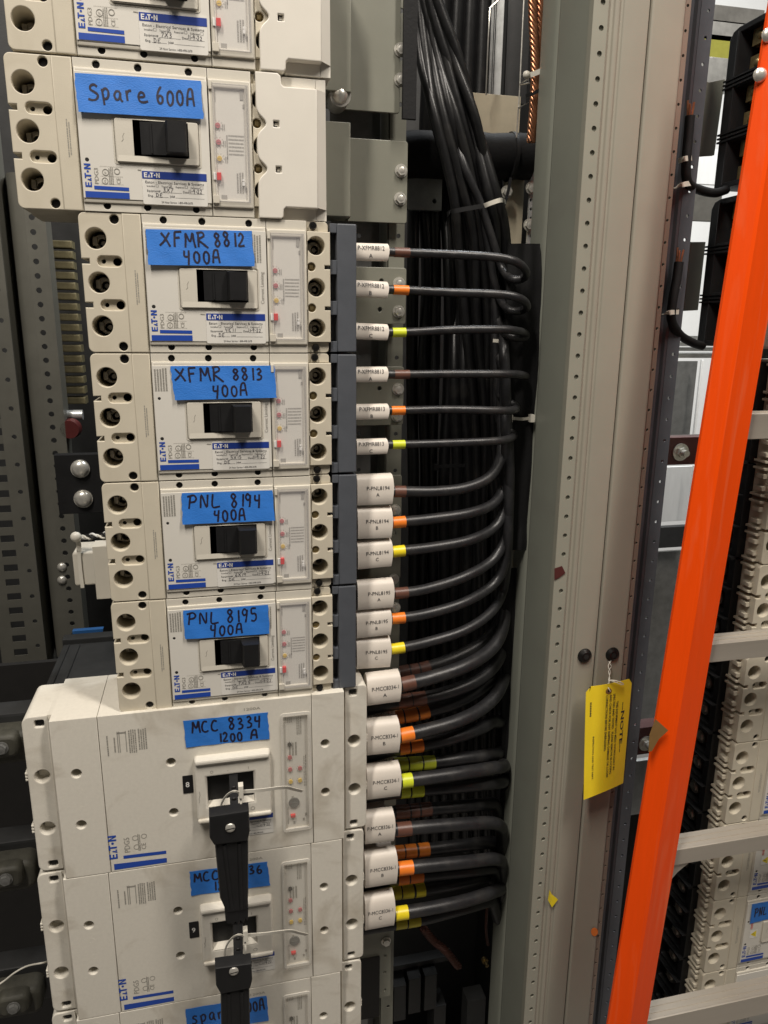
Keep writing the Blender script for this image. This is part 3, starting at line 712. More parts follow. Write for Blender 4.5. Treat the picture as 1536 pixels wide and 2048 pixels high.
    def cp(m):
        rn = random.Random(5)
        m.text('PDG5', .0095, mp_v(.0245, .026, -.0003), width=.021)
        for (x, z) in ((.0315, .045), (.0325, .032)): m.plate(circ(x, z, .0036, 18), -.00035, -.0002, [circ(x, z, .003, 18)])
        m.text('CE', .0078, mp_v(.0435, .0275, -.0003)); m.plate(circ(.042, .046, .0034, 16), -.00035, -.0002, [circ(.042, .046, .0028, 16)])
        ticks(m, .034, .0375, .026, .050, -.0003, 2, rn)
    pm('certification_print', 'm_cp', 'grey', cp)
    def rp(m):
        rn = random.Random(15)
        ticks(m, .008, .0105, .162, .190, -.0003, 1, rn); ticks(m, .016, .0185, .166, .186, -.0003, 1, rn)
        for x in (.0205, .0225, .0300): m.quad((x, -.0003, .165), (x + .0009, -.0003, .165), (x + .0009, -.0003, .193), (x, -.0003, .193))
        m.quad((.0205, -.0003, .190), (.0305, -.0003, .190), (.0305, -.0003, .192), (.0205, -.0003, .192))
        ticks(m, .033, .0425, .163, .194, -.0003, 4, rn); ticks(m, .044, .0545, .166, .194, -.0003, 4, rn)
    pm('rating_print', 'm_rp', 'grey', rp)
    pm('rating_print', 'm_rp2', 'grey', lambda m: m.text('1200A', .005, mp_h(165 * k, 197 * k, -.0003), width=.020))
    # trip unit
    def tr(m):
        m.box(.2172, .2484, .004, .006, .0258, .1897); m.plate(q(rrect(207.5, 244, 22, 187.5, 4, 4)), -.0008, .001, [q(rect(211, 240.5, 26, 183.5))])
    t = pm('trip_unit', 'm_tr', 'plate', tr)
    def trp(m):
        rn = random.Random(9)
        for (u, w, n) in ((218.4, 125.2, 1), (218.4, 108.4, 1), (230.6, 108.5, 1), (218.6, 91.3, 1), (230.3, 91.5, 1), (218.3, 143.1, 1)):
            for j in range(8):
                a = j * .785; m.quad(*[((u * k + rr * math.cos(a + d)), .0037, w * k + rr * math.sin(a + d)) for rr, d in ((.0036, -.07), (.0047, -.06), (.0047, .06), (.0036, .07))])
        ticks(m, .2195, .2290, .178, .1875, .0037, 4, rn); ticks(m, .234, .241, .160, .185, .0037, 3, rn); ticks(m, .2235, .235, .131, .150, .0037, 3, rn)
        ticks(m, .2205, .2222, .0315, .058, .0037, 1, rn); ticks(m, .242, .2462, .085, .130, .0037, 2, rn)
        for u, w in ((219.5, 66), (221, 30), (233, 33), (236, 40)): m.box(u * k, (u + 2.4) * k, .0034, .004, w * k, (w + 4) * k)
    pm('setting_print', 'm_trp', 'grey', trp, t)
    for i, (u, w, mt) in enumerate(((218.3, 143.1, 'screw'), (218.3, 125.2, 'dialr'), (218.4, 108.4, 'dialr'), (230.6, 108.5, 'dialr'), (218.6, 91.3, 'dialy'), (230.3, 91.5, 'dialy'))):
        pm('setting_dial', 'm_d%d' % i, mt, lambda m: m.cyl((u * k, .004, w * k), (0, -1, 0), .0027, .002, 16), t)
    def bat(m): m.cyl((222.4 * k, .004, 60.9 * k), (0, -1, 0), .0070, .002, 24); m.box(.2245, .2342, .0016, .0022, .0622, .0634)
    pm('battery_door', 'm_bat', 'galvd', bat, t)
    pm('trip_button', 'm_red', 'red', lambda m: m.box(217.5 * k, 223.5 * k, .0005, .004, 41 * k, 44.5 * k, .0004), t)
    def flap(m):
        m.plate(q(rrect(208.5, 242.5, 23.5, 185.5, 4, 4)), -.0048, -.0042, bevel=.0003)
        for a in ((208.5, 209.6, 24, 185), (241.5, 242.5, 24, 185), (209.6, 241.5, 184.4, 185.4), (209.6, 241.5, 23.6, 24.6)): m.box(a[0] * k, a[1] * k, -.0042, -.0002, a[2] * k, a[3] * k)
        for w in (26.5, 178): m.cyl((212 * k, -.0049, w * k), (0, -1, 0), .0026, .0016, 14, .0022)
    pm('clear_flap', 'm_fl', 'clear2', flap, t)
    if lines: tape(r, None, tq, -.0004, -.0006, rnd, None, lines=lines, width=.0023)
    if eq: sticker(r, 141 * k, 195.5 * k, 25 * k, 55 * k, -.0003, eq, rnd)
    if number:
        m = MB(); m.plate(q(rrect(89.5, 101.5, 95.5, 119.5, .8, 2)), -.0007, 0, bevel=.0002); n = part('number_tag', m, 'black', r)
        m = MB(); m.text(number, .0100, mp_h(92.8 * k, 104.2 * k, -.0009), bold=.012); part('number', m, 'white', n)
    return r

def lay(loc, quad, Y):                       # a quad read off the front plane, in the breaker's own coordinates
    return [((P(a, b, Y) - Vector(loc)).x, (P(a, b, Y) - Vector(loc)).z) for a, b in quad]

L0 = (-.049, 0, .1405); L1 = (-.0545, 0, -.0005); L2 = (0, 0, -.1402); L3 = (0, 0, -.2802); L4 = (.0005, 0, -.4202); L5 = (-.0005, 0, -.5602)
st = lambda a, b, c, d: (a * .001, b * .001, c * .001, d * .001)
breaker(L0, 'white moulded breaker cut off by the top edge of the photo', ('7X3', st(59, 123.5, 8.5, 43)), shield='white', seed=11, limiting=None)
breaker(L1, 'white moulded breaker with blue tape handwritten Spare 600A and a white terminal shield', ('3X7', st(58, 122, 9, 42)), lay(L1, [(148, 145), (402, 161), (407.5, 239.5), (157, 225)], -.0055),
        tl_lines=[('Spare', .10, .34, .42, .093), ('600A', .625, .32, .42, .082)], shield='white', seed=12)
breaker(L2, 'white moulded breaker with blue tape handwritten XFMR 8812 400A', ('4K11', st(60, 123, 10.5, 43.5)), lay(L2, [(291, 458), (503, 461.5), (510, 533), (298, 530)], -.0055),
        tl_lines=[('XFMR', .13, .52, .42, .112), ('8812', .63, .56, .38, .088), ('400A', .33, .07, .36, .09)], limiting='Current Limiting', hout=.020, seed=13)
breaker(L3, 'white moulded breaker with blue tape handwritten XFMR 8813 400A', ('5X15', st(60, 123.3, 11, 43.6)), lay(L3, [(340, 732), (549, 731), (553, 795), (350, 800)], -.0055),
        tl_lines=[('XFMR', .04, .55, .40, .115), ('8813', .58, .56, .36, .088), ('400A', .37, .08, .36, .09)], limiting='Current Limiting', seed=14)
breaker(L4, 'white moulded breaker with blue tape handwritten PNL 8194 400A', ('6X19', st(58.5, 124, 12, 43.5)), lay(L4, [(363, 986.5), (545, 981), (549, 1040), (365, 1048)], -.0055),
        tl_lines=[('PNL', .06, .50, .42, .13), ('8194', .53, .50, .42, .10), ('400A', .34, .07, .36, .09)], limiting='Current Limiting', seed=15)
breaker(L5, 'white moulded breaker with blue tape handwritten PNL 8195 400A, lowest of its size', ('7X25', st(58, 123.5, 13, 44.5)), lay(L5, [(366, 1222), (536, 1210), (539, 1266), (370, 1277)], -.0055),
        tl_lines=[('PNL', .04, .50, .42, .135), ('8195', .50, .48, .42, .11), ('400A', .30, .07, .36, .10)], limiting='Current Limiting', seed=16)
M0 = (-.0868, -.006, -.7735); M1 = (-.0905, -.006, -.9890); M2 = (-.0935, -.006, -1.2045)
big_breaker(M0, 'large white breaker with blue tape handwritten MCC 8334 1200A and black tag 8', [('MCC', .09, .50, .40, .11), ('8334', .52, .50, .42, .105), ('1200', .39, .06, .36, .085), ('A', .77, .07, .36, .11)],
            lay(M0, [(366.5, 1441.5), (535, 1424.5), (539.5, 1477), (372, 1494.5)], -.0062), '8X1', '8', 21)
big_breaker(M1, 'large white breaker with tape handwritten MCC 8336 behind a black handle, black tag 9', [('MCC', .05, .54, .36, .11), ('8336', .55, .58, .34, .10), ('1200A', .28, .08, .36, .10)],
            lay(M1, [(379, 1743), (534, 1723), (540, 1770), (383, 1791)], -.0062), '9X1', '9', 22)
big_breaker(M2, 'large white breaker cut off by the bottom edge, its tape handwritten Spare', [('spare', .06, .40, .45, .105), ('800A', .66, .48, .42, .08)],
            lay(M2, [(371, 2018), (533, 1991), (538, 2040), (375, 2068)], -.0062), None, None, 23)
# ---------------------------------------------------------------- room and cabinet
m = MB(); m.box(-3, 4, 2.2, 2.3, -2.2, 2.0); solo('wall', m, 'wall', 'white painted wall of the room far behind the switchboard', 'wall', kind='structure')
m = MB(); m.box(-3, 4, -3, 2.4, -2.05, -2.0); solo('floor', m, 'floor', 'grey concrete floor', 'floor', kind='structure')
m = MB(); m.box(-.75, .70, .62, .63, -1.9, .75); m.box(.655, .66, .17, .62, -1.9, .75); m.box(-.76, -.75, .05, .63, -1.9, .75); m.box(-.75, .70, .16, .63, -1.90, -1.88)
solo('cabinet_panel', m, 'hous', 'dark steel back and side sheets of the switchboard cabinet behind the cables', 'panel')

# upright strut and grey bracket plates to the right of the breakers
r = thing('strut_channel', P(765, 1000, .13), 'galvanised perforated strut standing behind the grey bracket plates', 'strut')
def strutplate(xa, xb, Y, pitch, rr, xh):
    m = MB(); z0, z1 = -1.35, .42
    hs = []
    zz = z1 - .02
    while zz > z0: hs.append(circ(xh, zz, rr, 12)); zz -= pitch
    m.perf(xa, xb, z0, z1, hs, Y, Y + .002); return m
xa = P(712, 600, .115).x - .03; xb = P(806, 600, .115).x
m = strutplate(xa, xa + .052, .125, .05, .0028, xa + .036); part('back_web', m, 'galvd', r, world=True)
m = strutplate(xb - .022, xb, .112, .05, .0028, xb - .008); m.box(xb - .0225, xb - .0205, .112, .16, -1.35, .42); part('front_flange', m, 'bracket', r, world=True)
m = MB(); m.box(xa + .054, xb - .024, .15, .155, -1.35, .42); part('dark_groove', m, 'galvd', r, world=True)

def bolt(mb, c, ax=(0, -1, 0), rr=.0062, washer=True):
    c = Vector(c); a = Vector(ax)
    if washer: mb.cyl(c, a, rr * 1.25, .0012, 24)
    mb.cyl(c + a * .0012, a, rr, .0042, 6, rr * .96); mb.dome(c + a * .0054, a, rr * .62, .0006, 12, 2)
def bracket(name_label, x0, x1, y0, y1, Y, bolts, holes=(), raised=None, rad=.003):
    a = P(x0, y1, Y); b = P(x1, y0, Y)
    r = thing('bracket_plate', (a.x, Y, a.z), name_label, 'bracket', 'grey bracket plates bolted beside the breakers')
    m = MB(); m.plate(rrect(a.x, b.x, a.z, b.z, rad, 3), Y, Y + .003, [circ(P(h[0], h[1], Y).x, P(h[0], h[1], Y).z, .0028, 14) for h in holes], bevel=.0006)
    part('mounting_plate', m, 'bracket', r, world=True)
    if raised:
        c = P(raised[0], raised[3], raised[4]); d = P(raised[1], raised[2], raised[4])
        m = MB(); m.plate(rect(c.x, d.x, c.z, d.z), raised[4], raised[4] + .003, bevel=.0008)
        m.add([(d.x, raised[4] + .001, c.z), (d.x + .004, Y + .0005, c.z), (d.x + .004, Y + .0005, d.z), (d.x, raised[4] + .001, d.z)], [(0, 1, 2, 3)])
        m.add([(c.x, raised[4] + .003, c.z), (d.x, raised[4] + .003, c.z), (d.x, Y, c.z + .001), (c.x, Y, c.z + .001)], [(0, 1, 2, 3)])
        part('raised_flange', m, 'bracket', r, world=True)
    for h in bolts:
        m = MB(); bolt(m, P(h[0], h[1], Y)); part('hex_bolt', m, 'zinc', r, world=True)
    return r
bracket('grey bent bracket plate at the top with two hex bolts on its right edge', 640, 803, -60, 215, .09, [(801, 100), (801, 160)], raised=(630, 702, -60, 178, .045))
bracket('grey bent bracket plate with two bright hex bolts beside the Spare 600A shield', 640, 816, 283, 440, .095, [(802, 342), (800, 398)], raised=(630, 701, 245, 430, .05))
bracket('grey bracket plate with rounded corners behind the XFMR8812 wire markers', 690, 813, 536, 647, .09, [(798, 567), (797, 623)], [(760, 619), (763, 562)])
bracket('grey bracket plate behind the XFMR8813 wire markers', 690, 808, 733, 852, .09, [(796, 778), (794, 832)], [(759, 777), (742, 830)])
bracket('grey bracket plate behind the P-PNL8194 wire markers', 690, 804, 950, 1165, .09, [(790, 1020), (787, 1158)], [(788, 1066), (755, 1158)])
bracket('grey bracket plate behind the P-PNL8195 wire markers', 690, 800, 1215, 1390, .09, [(790, 1215), (790, 1345)])
bracket('grey bracket plate low down below the P-MCC8336-1 C wire marker', 690, 783, 1850, 2010, .09, [(772, 1882)], [(770, 1912), (769, 1945), (769, 1980)])
m = MB(); a = P(729, 2040, .085); b = P(760, 1915, .085); m.plate(rect(a.x - .02, b.x, a.z, b.z), .086, .089); solo('cover_plate', m, 'hole', 'black plate beside the bottom right corner of the large breakers', 'plate')
m = MB(); a = P(672, 205, .08); m.cyl(a, (0, -1, 0), .012, .03, 20); m.dome(a + Vector((0, -.03, 0)), (0, -1, 0), .009, .006, 16); solo('terminal_stud', m, 'zinc', 'shiny round stud in the gap between the two upper bracket plates', 'stud')

# ---------------------------------------------------------------- cables with wire markers and phase tape
JR = dict(x=.0051, p=.0070, m=.0096)
def sub(path, x0, x1):
    """the stretch of a path seen between two picture columns near its start"""
    o = []
    for i in range(len(path) - 1):
        for k in range(6):
            p = path[i].lerp(path[i + 1], k / 6); x = pixel(p)[0]
            if x > x1 and o: return o
            if x0 <= x <= x1: o.append(p)
    return o
def marker_mesh(x0, x1, zc, h, Y, d, rnd, tilt=0.0):
    prof = [(.25, .5), (-.45, .47), (-.82, .34), (-.93, .12), (-1, -.10), (-1, -.34), (-.80, -.47), (.1, -.5), (.8, -.3), (1, 0), (.8, .34)]
    m = MB(); n = len(prof); nx = 7
    jj = [(rnd.uniform(-.04, .04), rnd.uniform(-.03, .03)) for _ in range(n)]
    for i in range(nx + 1):
        s = i / nx
        for j, (a, b) in enumerate(prof):
            fl = 1
            e = 1 + (.06 if i == nx else 0)
            xx = x0 + (x1 - x0) * s + (.0009 * math.sin(b * 6 + 1) if i == nx else 0)
            m.v.append(Vector((xx, Y + a * d * fl * e, zc + b * h + tilt * (xx - x1))))
    for i in range(nx):
        for j in range(n): m.f.append([i * n + j, i * n + (j + 1) % n, (i + 1) * n + (j + 1) % n, (i + 1) * n + j])
    m.f.append(list(range(n))); m.f.append([nx * n + j for j in range(n)][::-1])
    return m
def cable(kind, label, pts, bands=(), mark=None, seed=0, group='power cables leaving the breakers', twist=None, r=None, lead=None):
    rnd = random.Random(seed); rr = r or JR[kind]
    if kind in 'xp' and group == 'power cables leaving the breakers': pts = [(a, b, min(c, .084) if a > 1006 else c) for a, b, c in pts]
    if group == 'power cables leaving the breakers':      # each one turns back and climbs with the risers
        x_, y_, c_ = pts[-1]; k_ = (seed * 37 % 10) / 10
        tail = [(1008 - 6 * k_, 620, .165 + .02 * k_), (992 - 14 * k_, 480, .16 + .02 * k_), (955 - 20 * k_, 350, .155 + .02 * k_), (905 - 18 * k_, 210, .155 + .02 * k_), (862 - 10 * k_, 60, .16), (842 - 6 * k_, -120, .165)]
        if kind == 'm': tail = [(1013 - 8 * k_, 1120, .175 + .02 * k_), (1012 - 10 * k_, 900, .18 + .02 * k_)] + tail
        pts = list(pts) + [t for t in tail if t[1] < y_ - 70]
    w = [P(*p) for p in pts]
    if lead: w = [Vector((w[0].x - lead, w[0].y, w[0].z))] + w
    path = spline(w, 9)
    root = thing('power_cable', path[0], label, 'cable', group)
    m = MB()
    if kind == 'x': m.tube(path, rr, 24, ridge=.030, turns=260, lobes=9)
    else: m.tube(path, rr, 18, ridge=.006, turns=120, lobes=7)
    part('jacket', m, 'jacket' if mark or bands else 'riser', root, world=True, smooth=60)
    for (x0, x1, c) in bands:
        s = sub(path, x0, x1)
        if len(s) > 1:
            m = MB(); m.tube([s[0], *s[1:-1:3], s[-1]], rr + .0005, 20, ridge=.012 if kind == 'x' else 0, turns=260, lobes=9); part('phase_tape', m, c, root, world=True, smooth=60)
    if mark:
        t1, t2, x0, x1, y0, y1, Y, col = mark
        tilt = rnd.uniform(-.035, .035); yc = pts[0][2]; d = rr * 1.45; Y = yc - d
        a = P(x0, (y0 + y1) / 2, Y); b = P(x1, (y0 + y1) / 2, Y); h = P(x1, y0, Y).z - P(x1, y1, Y).z; zc = (a.z + b.z) / 2
        mk = part('wire_marker', marker_mesh(a.x, b.x, zc, h, yc, d, rnd, tilt), col, root, world=True, smooth=50)
        m = MB()
        sz = {'x': .0070, 'p': .0068, 'm': .0078}[kind]; L = b.x - a.x
        fr = [(.47, -.45), (.34, -.82), (.12, -.93), (-.10, -1), (-.34, -1), (-.47, -.80)]
        def yf(z):
            q = (z - zc) / h
            for (b1, a1), (b2, a2) in zip(fr, fr[1:]):
                if b2 <= q <= b1: return yc + d * (a1 + (a2 - a1) * (b1 - q) / (b1 - b2)) - .00042
            return yc - d - .00042
        xs = {'x': b.x - .0052, 'p': b.x - .0050, 'm': b.x - .0030}[kind]
        z1 = zc + {'x': .08, 'p': .02, 'm': .02}[kind] * h
        wt = {'x': .0315, 'p': .0292, 'm': .0365}[kind]
        m.text(t1, sz, lambda v: (xs - wt + v[0], yf(z1 + v[1]), z1 + v[1] + tilt * (xs - wt + v[0] - b.x)), width=wt)
        m.text(t2, sz * .92, lambda v: (xs - wt * .52 + v[0], yf(z1 - sz * 1.2 + v[1]), z1 - sz * 1.2 + v[1] + tilt * (xs - wt * .52 + v[0] - b.x)), align='CENTER')
        part('marker_print', m, 'print', mk, world=True)
    return root
X = 700
xf = [
 ('XFMR8812', 'A', 'brown', [(X, 501, .045), (800, 505, .045), (900, 509, .045), (985, 514, .042), (1030, 523, .040), (1051, 541, .05), (1047, 556, .075), (1024, 558, .10), (1006, 540, .115), (990, 495, .12), (962, 410, .12), (925, 320, .12)], (787, 819), (712, 778, 485, 521)),
 ('XFMR8812', 'B', 'orange', [(X, 577, .045), (800, 580, .045), (900, 585, .045), (1000, 589, .042), (1040, 597, .042), (1054, 612, .06), (1043, 621, .09), (1018, 620, .115), (1000, 598, .125), (988, 560, .13), (972, 470, .13), (940, 370, .13)], (786, 817), (712, 777, 562, 596)),
 ('XFMR8812', 'C', 'lime', [(X, 663, .045), (800, 665, .045), (900, 660, .045), (1000, 659, .045), (1035, 662, .055), (1051, 668, .085), (1046, 676, .12), (1015, 670, .14), (996, 640, .14), (986, 560, .14), (965, 440, .14)], (783, 812), (712, 777, 648, 681)),
 ('XFMR8813', 'A', 'brown', [(X, 749, .045), (800, 749, .045), (900, 748, .045), (1000, 748, .045), (1035, 749, .055), (1051, 752, .08), (1040, 752, .115), (1010, 742, .135), (997, 710, .14), (992, 640, .14), (985, 540, .145)], (788, 820), (712, 776, 734, 765)),
 ('XFMR8813', 'B', 'orange', [(X, 823, .045), (800, 821, .045), (900, 819, .045), (990, 821, .045), (1022, 821, .055), (1033, 815, .08), (1020, 805, .105), (1001, 793, .125), (994, 765, .135), (991, 700, .14), (988, 600, .15)], (782, 811), (712, 778, 809, 840)),
 ('XFMR8813', 'C', 'lime', [(X, 891, .045), (800, 889, .045), (900, 886, .045), (990, 882, .047), (1016, 878, .06), (1028, 870, .085), (1016, 860, .11), (1000, 845, .13), (994, 815, .135), (992, 750, .14), (990, 640, .155)], (783, 811), (714, 776, 879, 910)),
]
for i, (nm, ph, c, pts, bd, mk) in enumerate(xf):
    cable('x', f'thin black cable marked P-{nm} {ph} with a band of {c} tape', pts, [(bd[0], bd[1], c)], ('P-' + nm, ph, *mk, .040, 'marker'), seed=30 + i, lead=.03)
pn = [
 ('PNL8194', 'A', 'brown', [(X, 984, .05), (800, 983, .05), (870, 983, .05), (930, 976, .052), (975, 957, .062), (997, 927, .08), (1004, 890, .10), (1003, 830, .12), (1000, 720, .14), (994, 600, .16)], (788, 811), (715, 787, 951, 1012)),
 ('PNL8194', 'B', 'orange', [(X, 1050, .05), (800, 1044, .05), (870, 1037, .05), (940, 1026, .055), (985, 1008, .07), (1006, 975, .09), (1012, 920, .115), (1010, 820, .14), (1003, 680, .16)], (784, 811), (716, 785, 1017, 1080)),
 ('PNL8194', 'C', 'yellow', [(X, 1110, .05), (800, 1102, .05), (870, 1094, .05), (940, 1080, .056), (988, 1055, .075), (1010, 1015, .10), (1016, 950, .125), (1014, 840, .15), (1008, 700, .17)], (784, 810), (716, 785, 1083, 1137)),
 ('PNL8195', 'A', 'brown', [(X, 1190, .05), (800, 1186, .05), (860, 1176, .05), (930, 1153, .055), (985, 1120, .075), (1010, 1075, .10), (1018, 1010, .13), (1018, 900, .16)], (788, 816), (716, 788, 1163, 1220)),
 ('PNL8195', 'B', 'orange', [(X, 1242, .05), (800, 1236, .05), (860, 1226, .05), (930, 1204, .058), (985, 1170, .08), (1008, 1130, .11), (1016, 1060, .14), (1016, 950, .17)], (782, 810), (714, 783, 1222, 1275)),
 ('PNL8195', 'C', 'yellow', [(X, 1306, .05), (800, 1296, .05), (860, 1283, .05), (930, 1260, .058), (982, 1224, .08), (1006, 1180, .11), (1014, 1110, .14), (1016, 1000, .17)], (780, 809), (714, 782, 1280, 1340)),
]
for i, (nm, ph, c, pts, bd, mk) in enumerate(pn):
    cable('p', f'black cable marked P-{nm} {ph} with a band of {c} tape, curving up at its end', pts, [(bd[0], bd[1], c)], ('P-' + nm, ph, *mk, .043, 'marker'), seed=50 + i, lead=.03)
mc = [
 ('MCC8334-1', 'A', 'brown', [(735, 1385, .04), (810, 1368, .04), (860, 1356, .042), (930, 1332, .052), (980, 1300, .075), (1003, 1262, .10), (1012, 1200, .14)], [(802, 830, 'brown')], (735, 802, 1352, 1410, 'marker'), 'first'),
 ('MCC8334-2', 'A', 'brown', [(735, 1418, .065), (810, 1402, .065), (870, 1392, .068), (940, 1368, .078), (985, 1335, .10), (1005, 1295, .13), (1012, 1240, .16)], [(795, 822, 'brown'), (824, 850, 'brown')], None, 'second'),
 ('MCC8334-3', 'A', 'brown', [(735, 1360, .10), (800, 1346, .10), (860, 1334, .10), (930, 1306, .11), (980, 1272, .13), (1004, 1230, .16), (1010, 1160, .18)], [(795, 818, 'brown'), (820, 838, 'brown'), (840, 860, 'brown')], None, 'third'),
 ('MCC8334-1', 'B', 'orange', [(735, 1488, .04), (800, 1472, .04), (850, 1461, .042), (920, 1440, .052), (970, 1412, .075), (1000, 1376, .10), (1010, 1320, .14)], [(799, 827, 'orange')], (735, 800, 1447, 1512, 'marker'), 'first'),
 ('MCC8334-2', 'B', 'orange', [(735, 1512, .062), (800, 1496, .062), (860, 1487, .065), (930, 1468, .075), (980, 1445, .10), (1006, 1410, .14)], [(797, 817, 'orange'), (819, 844, 'orange')], None, 'second'),
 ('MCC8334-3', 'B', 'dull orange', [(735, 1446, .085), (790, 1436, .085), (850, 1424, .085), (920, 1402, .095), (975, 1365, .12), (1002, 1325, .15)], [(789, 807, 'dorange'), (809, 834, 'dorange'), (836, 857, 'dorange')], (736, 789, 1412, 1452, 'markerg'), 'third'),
 ('MCC8334-1', 'C', 'lime', [(735, 1572, .04), (800, 1563, .04), (860, 1555, .042), (930, 1545, .048), (985, 1536, .065), (1006, 1530, .09), (1010, 1500, .14)], [(802, 824, 'lime')], (735, 802, 1538, 1600, 'marker'), 'first'),
 ('MCC8334-2', 'C', 'lime', [(735, 1592, .06), (800, 1583, .06), (860, 1578, .062), (930, 1572, .066), (985, 1566, .08), (1008, 1560, .105), (1012, 1530, .15)], [(800, 818, 'lime'), (820, 845, 'lime')], None, 'second'),
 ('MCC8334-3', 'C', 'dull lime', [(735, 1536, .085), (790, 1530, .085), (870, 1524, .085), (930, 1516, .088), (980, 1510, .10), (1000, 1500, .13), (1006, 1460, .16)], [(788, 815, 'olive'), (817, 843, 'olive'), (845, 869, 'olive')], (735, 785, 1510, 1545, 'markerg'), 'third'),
 ('MCC8336-1', 'A', 'brown', [(730, 1668, .04), (790, 1660, .04), (850, 1654, .04), (930, 1648, .046), (985, 1646, .062), (1003, 1655, .085), (1004, 1662, .13)], [(793, 822, 'brown')], (731, 790, 1632, 1690, 'marker'), 'first'),
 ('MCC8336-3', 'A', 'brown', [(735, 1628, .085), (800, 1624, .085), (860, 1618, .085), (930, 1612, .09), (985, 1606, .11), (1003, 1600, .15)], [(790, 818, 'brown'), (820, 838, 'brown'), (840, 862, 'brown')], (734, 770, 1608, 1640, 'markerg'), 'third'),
 ('MCC8336-1', 'B', 'orange', [(730, 1747, .04), (795, 1738, .04), (850, 1732, .04), (930, 1724, .046), (985, 1718, .062), (1002, 1722, .085), (1004, 1728, .13)], [(796, 826, 'orange')], (731, 795, 1711, 1776, 'marker'), 'first'),
 ('MCC8336-2', 'B', 'orange', [(730, 1768, .06), (795, 1757, .06), (850, 1750, .062), (930, 1742, .068), (985, 1736, .09), (1003, 1738, .14)], [(794, 816, 'orange'), (818, 844, 'orange')], None, 'second'),
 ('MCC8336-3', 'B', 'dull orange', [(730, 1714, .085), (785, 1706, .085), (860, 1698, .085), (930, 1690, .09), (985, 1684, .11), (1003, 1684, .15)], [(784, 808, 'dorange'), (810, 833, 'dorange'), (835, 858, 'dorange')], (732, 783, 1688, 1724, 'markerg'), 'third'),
 ('MCC8336-1', 'C', 'yellow', [(730, 1838, .04), (790, 1828, .04), (840, 1820, .04), (920, 1804, .048), (980, 1786, .068), (1002, 1776, .10), (1006, 1760, .14)], [(790, 816, 'yellow')], (731, 790, 1797, 1860, 'marker'), 'first'),
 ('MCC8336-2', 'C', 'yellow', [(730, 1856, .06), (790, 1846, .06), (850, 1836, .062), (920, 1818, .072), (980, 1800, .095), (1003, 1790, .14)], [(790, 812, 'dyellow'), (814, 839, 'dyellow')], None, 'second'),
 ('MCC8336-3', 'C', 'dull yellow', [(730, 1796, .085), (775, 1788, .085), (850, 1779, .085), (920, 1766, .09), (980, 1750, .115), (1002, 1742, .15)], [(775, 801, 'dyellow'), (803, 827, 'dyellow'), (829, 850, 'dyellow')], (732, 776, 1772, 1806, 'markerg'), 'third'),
]
for i, (nm, ph, c, pts, bd, mk, od) in enumerate(mc):
    Y = pts[0][2]
    nb = len(bd); bands = {1: 'one band', 2: 'two bands', 3: 'three bands'}[nb]
    lab = f'thick black cable of {nm[:7]} phase {ph} with {bands} of {c} tape'
    cable('m', lab, pts, bd, ('P-' + nm, ph, *mk[:4], Y - .008, mk[4]) if mk else None, seed=70 + i, lead=.03)

# the bundle of riser cables that leans across the opening, and the straight ones behind it
bn = 9; grp = 'riser cables bundled behind the breakers'
desc = ['left edge', 'second from the left', 'third from the left', 'fourth from the left', 'middle', 'fourth from the right', 'third from the right', 'second from the right', 'right edge']
for i in range(bn):
    s = i / (bn - 1)
    rn = random.Random(200 + i); j = lambda a: rn.uniform(-a, a) * 2.2
    pts = [(832 + 30 * s, -160, .155 - .02 * s), (838 + 34 * s + j(3), -20, .15 - .02 * s), (844 + 66 * s + j(3), 110, .14 - .01 * s), (868 + 88 * s + j(4), 240, .13 + j(.006)), (902 + 94 * s + j(3), 390, .125 + .02 * (i % 2)),
           (918 + 92 * s + j(3), 480, .135 + .02 * (i % 2)), (938 + 68 * s + j(4), 640, .15 + .02 * (i % 2)), (952 + 52 * s + j(4), 860, .165 + .02 * (i % 2)), (962 + 48 * s + j(4), 1080, .175 + .02 * (i % 2)), (966 + 40 * s, 1350, .19), (966 + 36 * s, 1650, .20)]
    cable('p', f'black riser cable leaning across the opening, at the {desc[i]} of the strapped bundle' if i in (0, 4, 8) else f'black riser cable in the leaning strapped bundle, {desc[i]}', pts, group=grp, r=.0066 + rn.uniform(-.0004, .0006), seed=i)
grp2 = 'straight riser cables in the dark behind the wire markers'
for i in range(9):
    x = 826 + i * 21; rn = random.Random(300 + i); j = lambda a: rn.uniform(-a, a) * 2
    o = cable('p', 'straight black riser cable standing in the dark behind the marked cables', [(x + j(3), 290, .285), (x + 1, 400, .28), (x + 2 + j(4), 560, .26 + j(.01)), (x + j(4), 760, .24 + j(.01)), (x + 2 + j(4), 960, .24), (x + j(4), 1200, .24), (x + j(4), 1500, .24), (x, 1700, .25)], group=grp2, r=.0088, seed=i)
grp3 = 'thick riser cables at the top behind the leaning bundle'
for i in range(5):
    x = 858 + i * 26; rn = random.Random(400 + i)
    cable('p', 'thick black riser cable at the top, behind the leaning bundle', [(x + 14, -120, .30), (x + 6, 0, .30), (x, 150, .30), (x - 6 + rn.uniform(-4, 4), 330, .30), (x - 10, 460, .31)], group=grp3, r=.0115, seed=i)

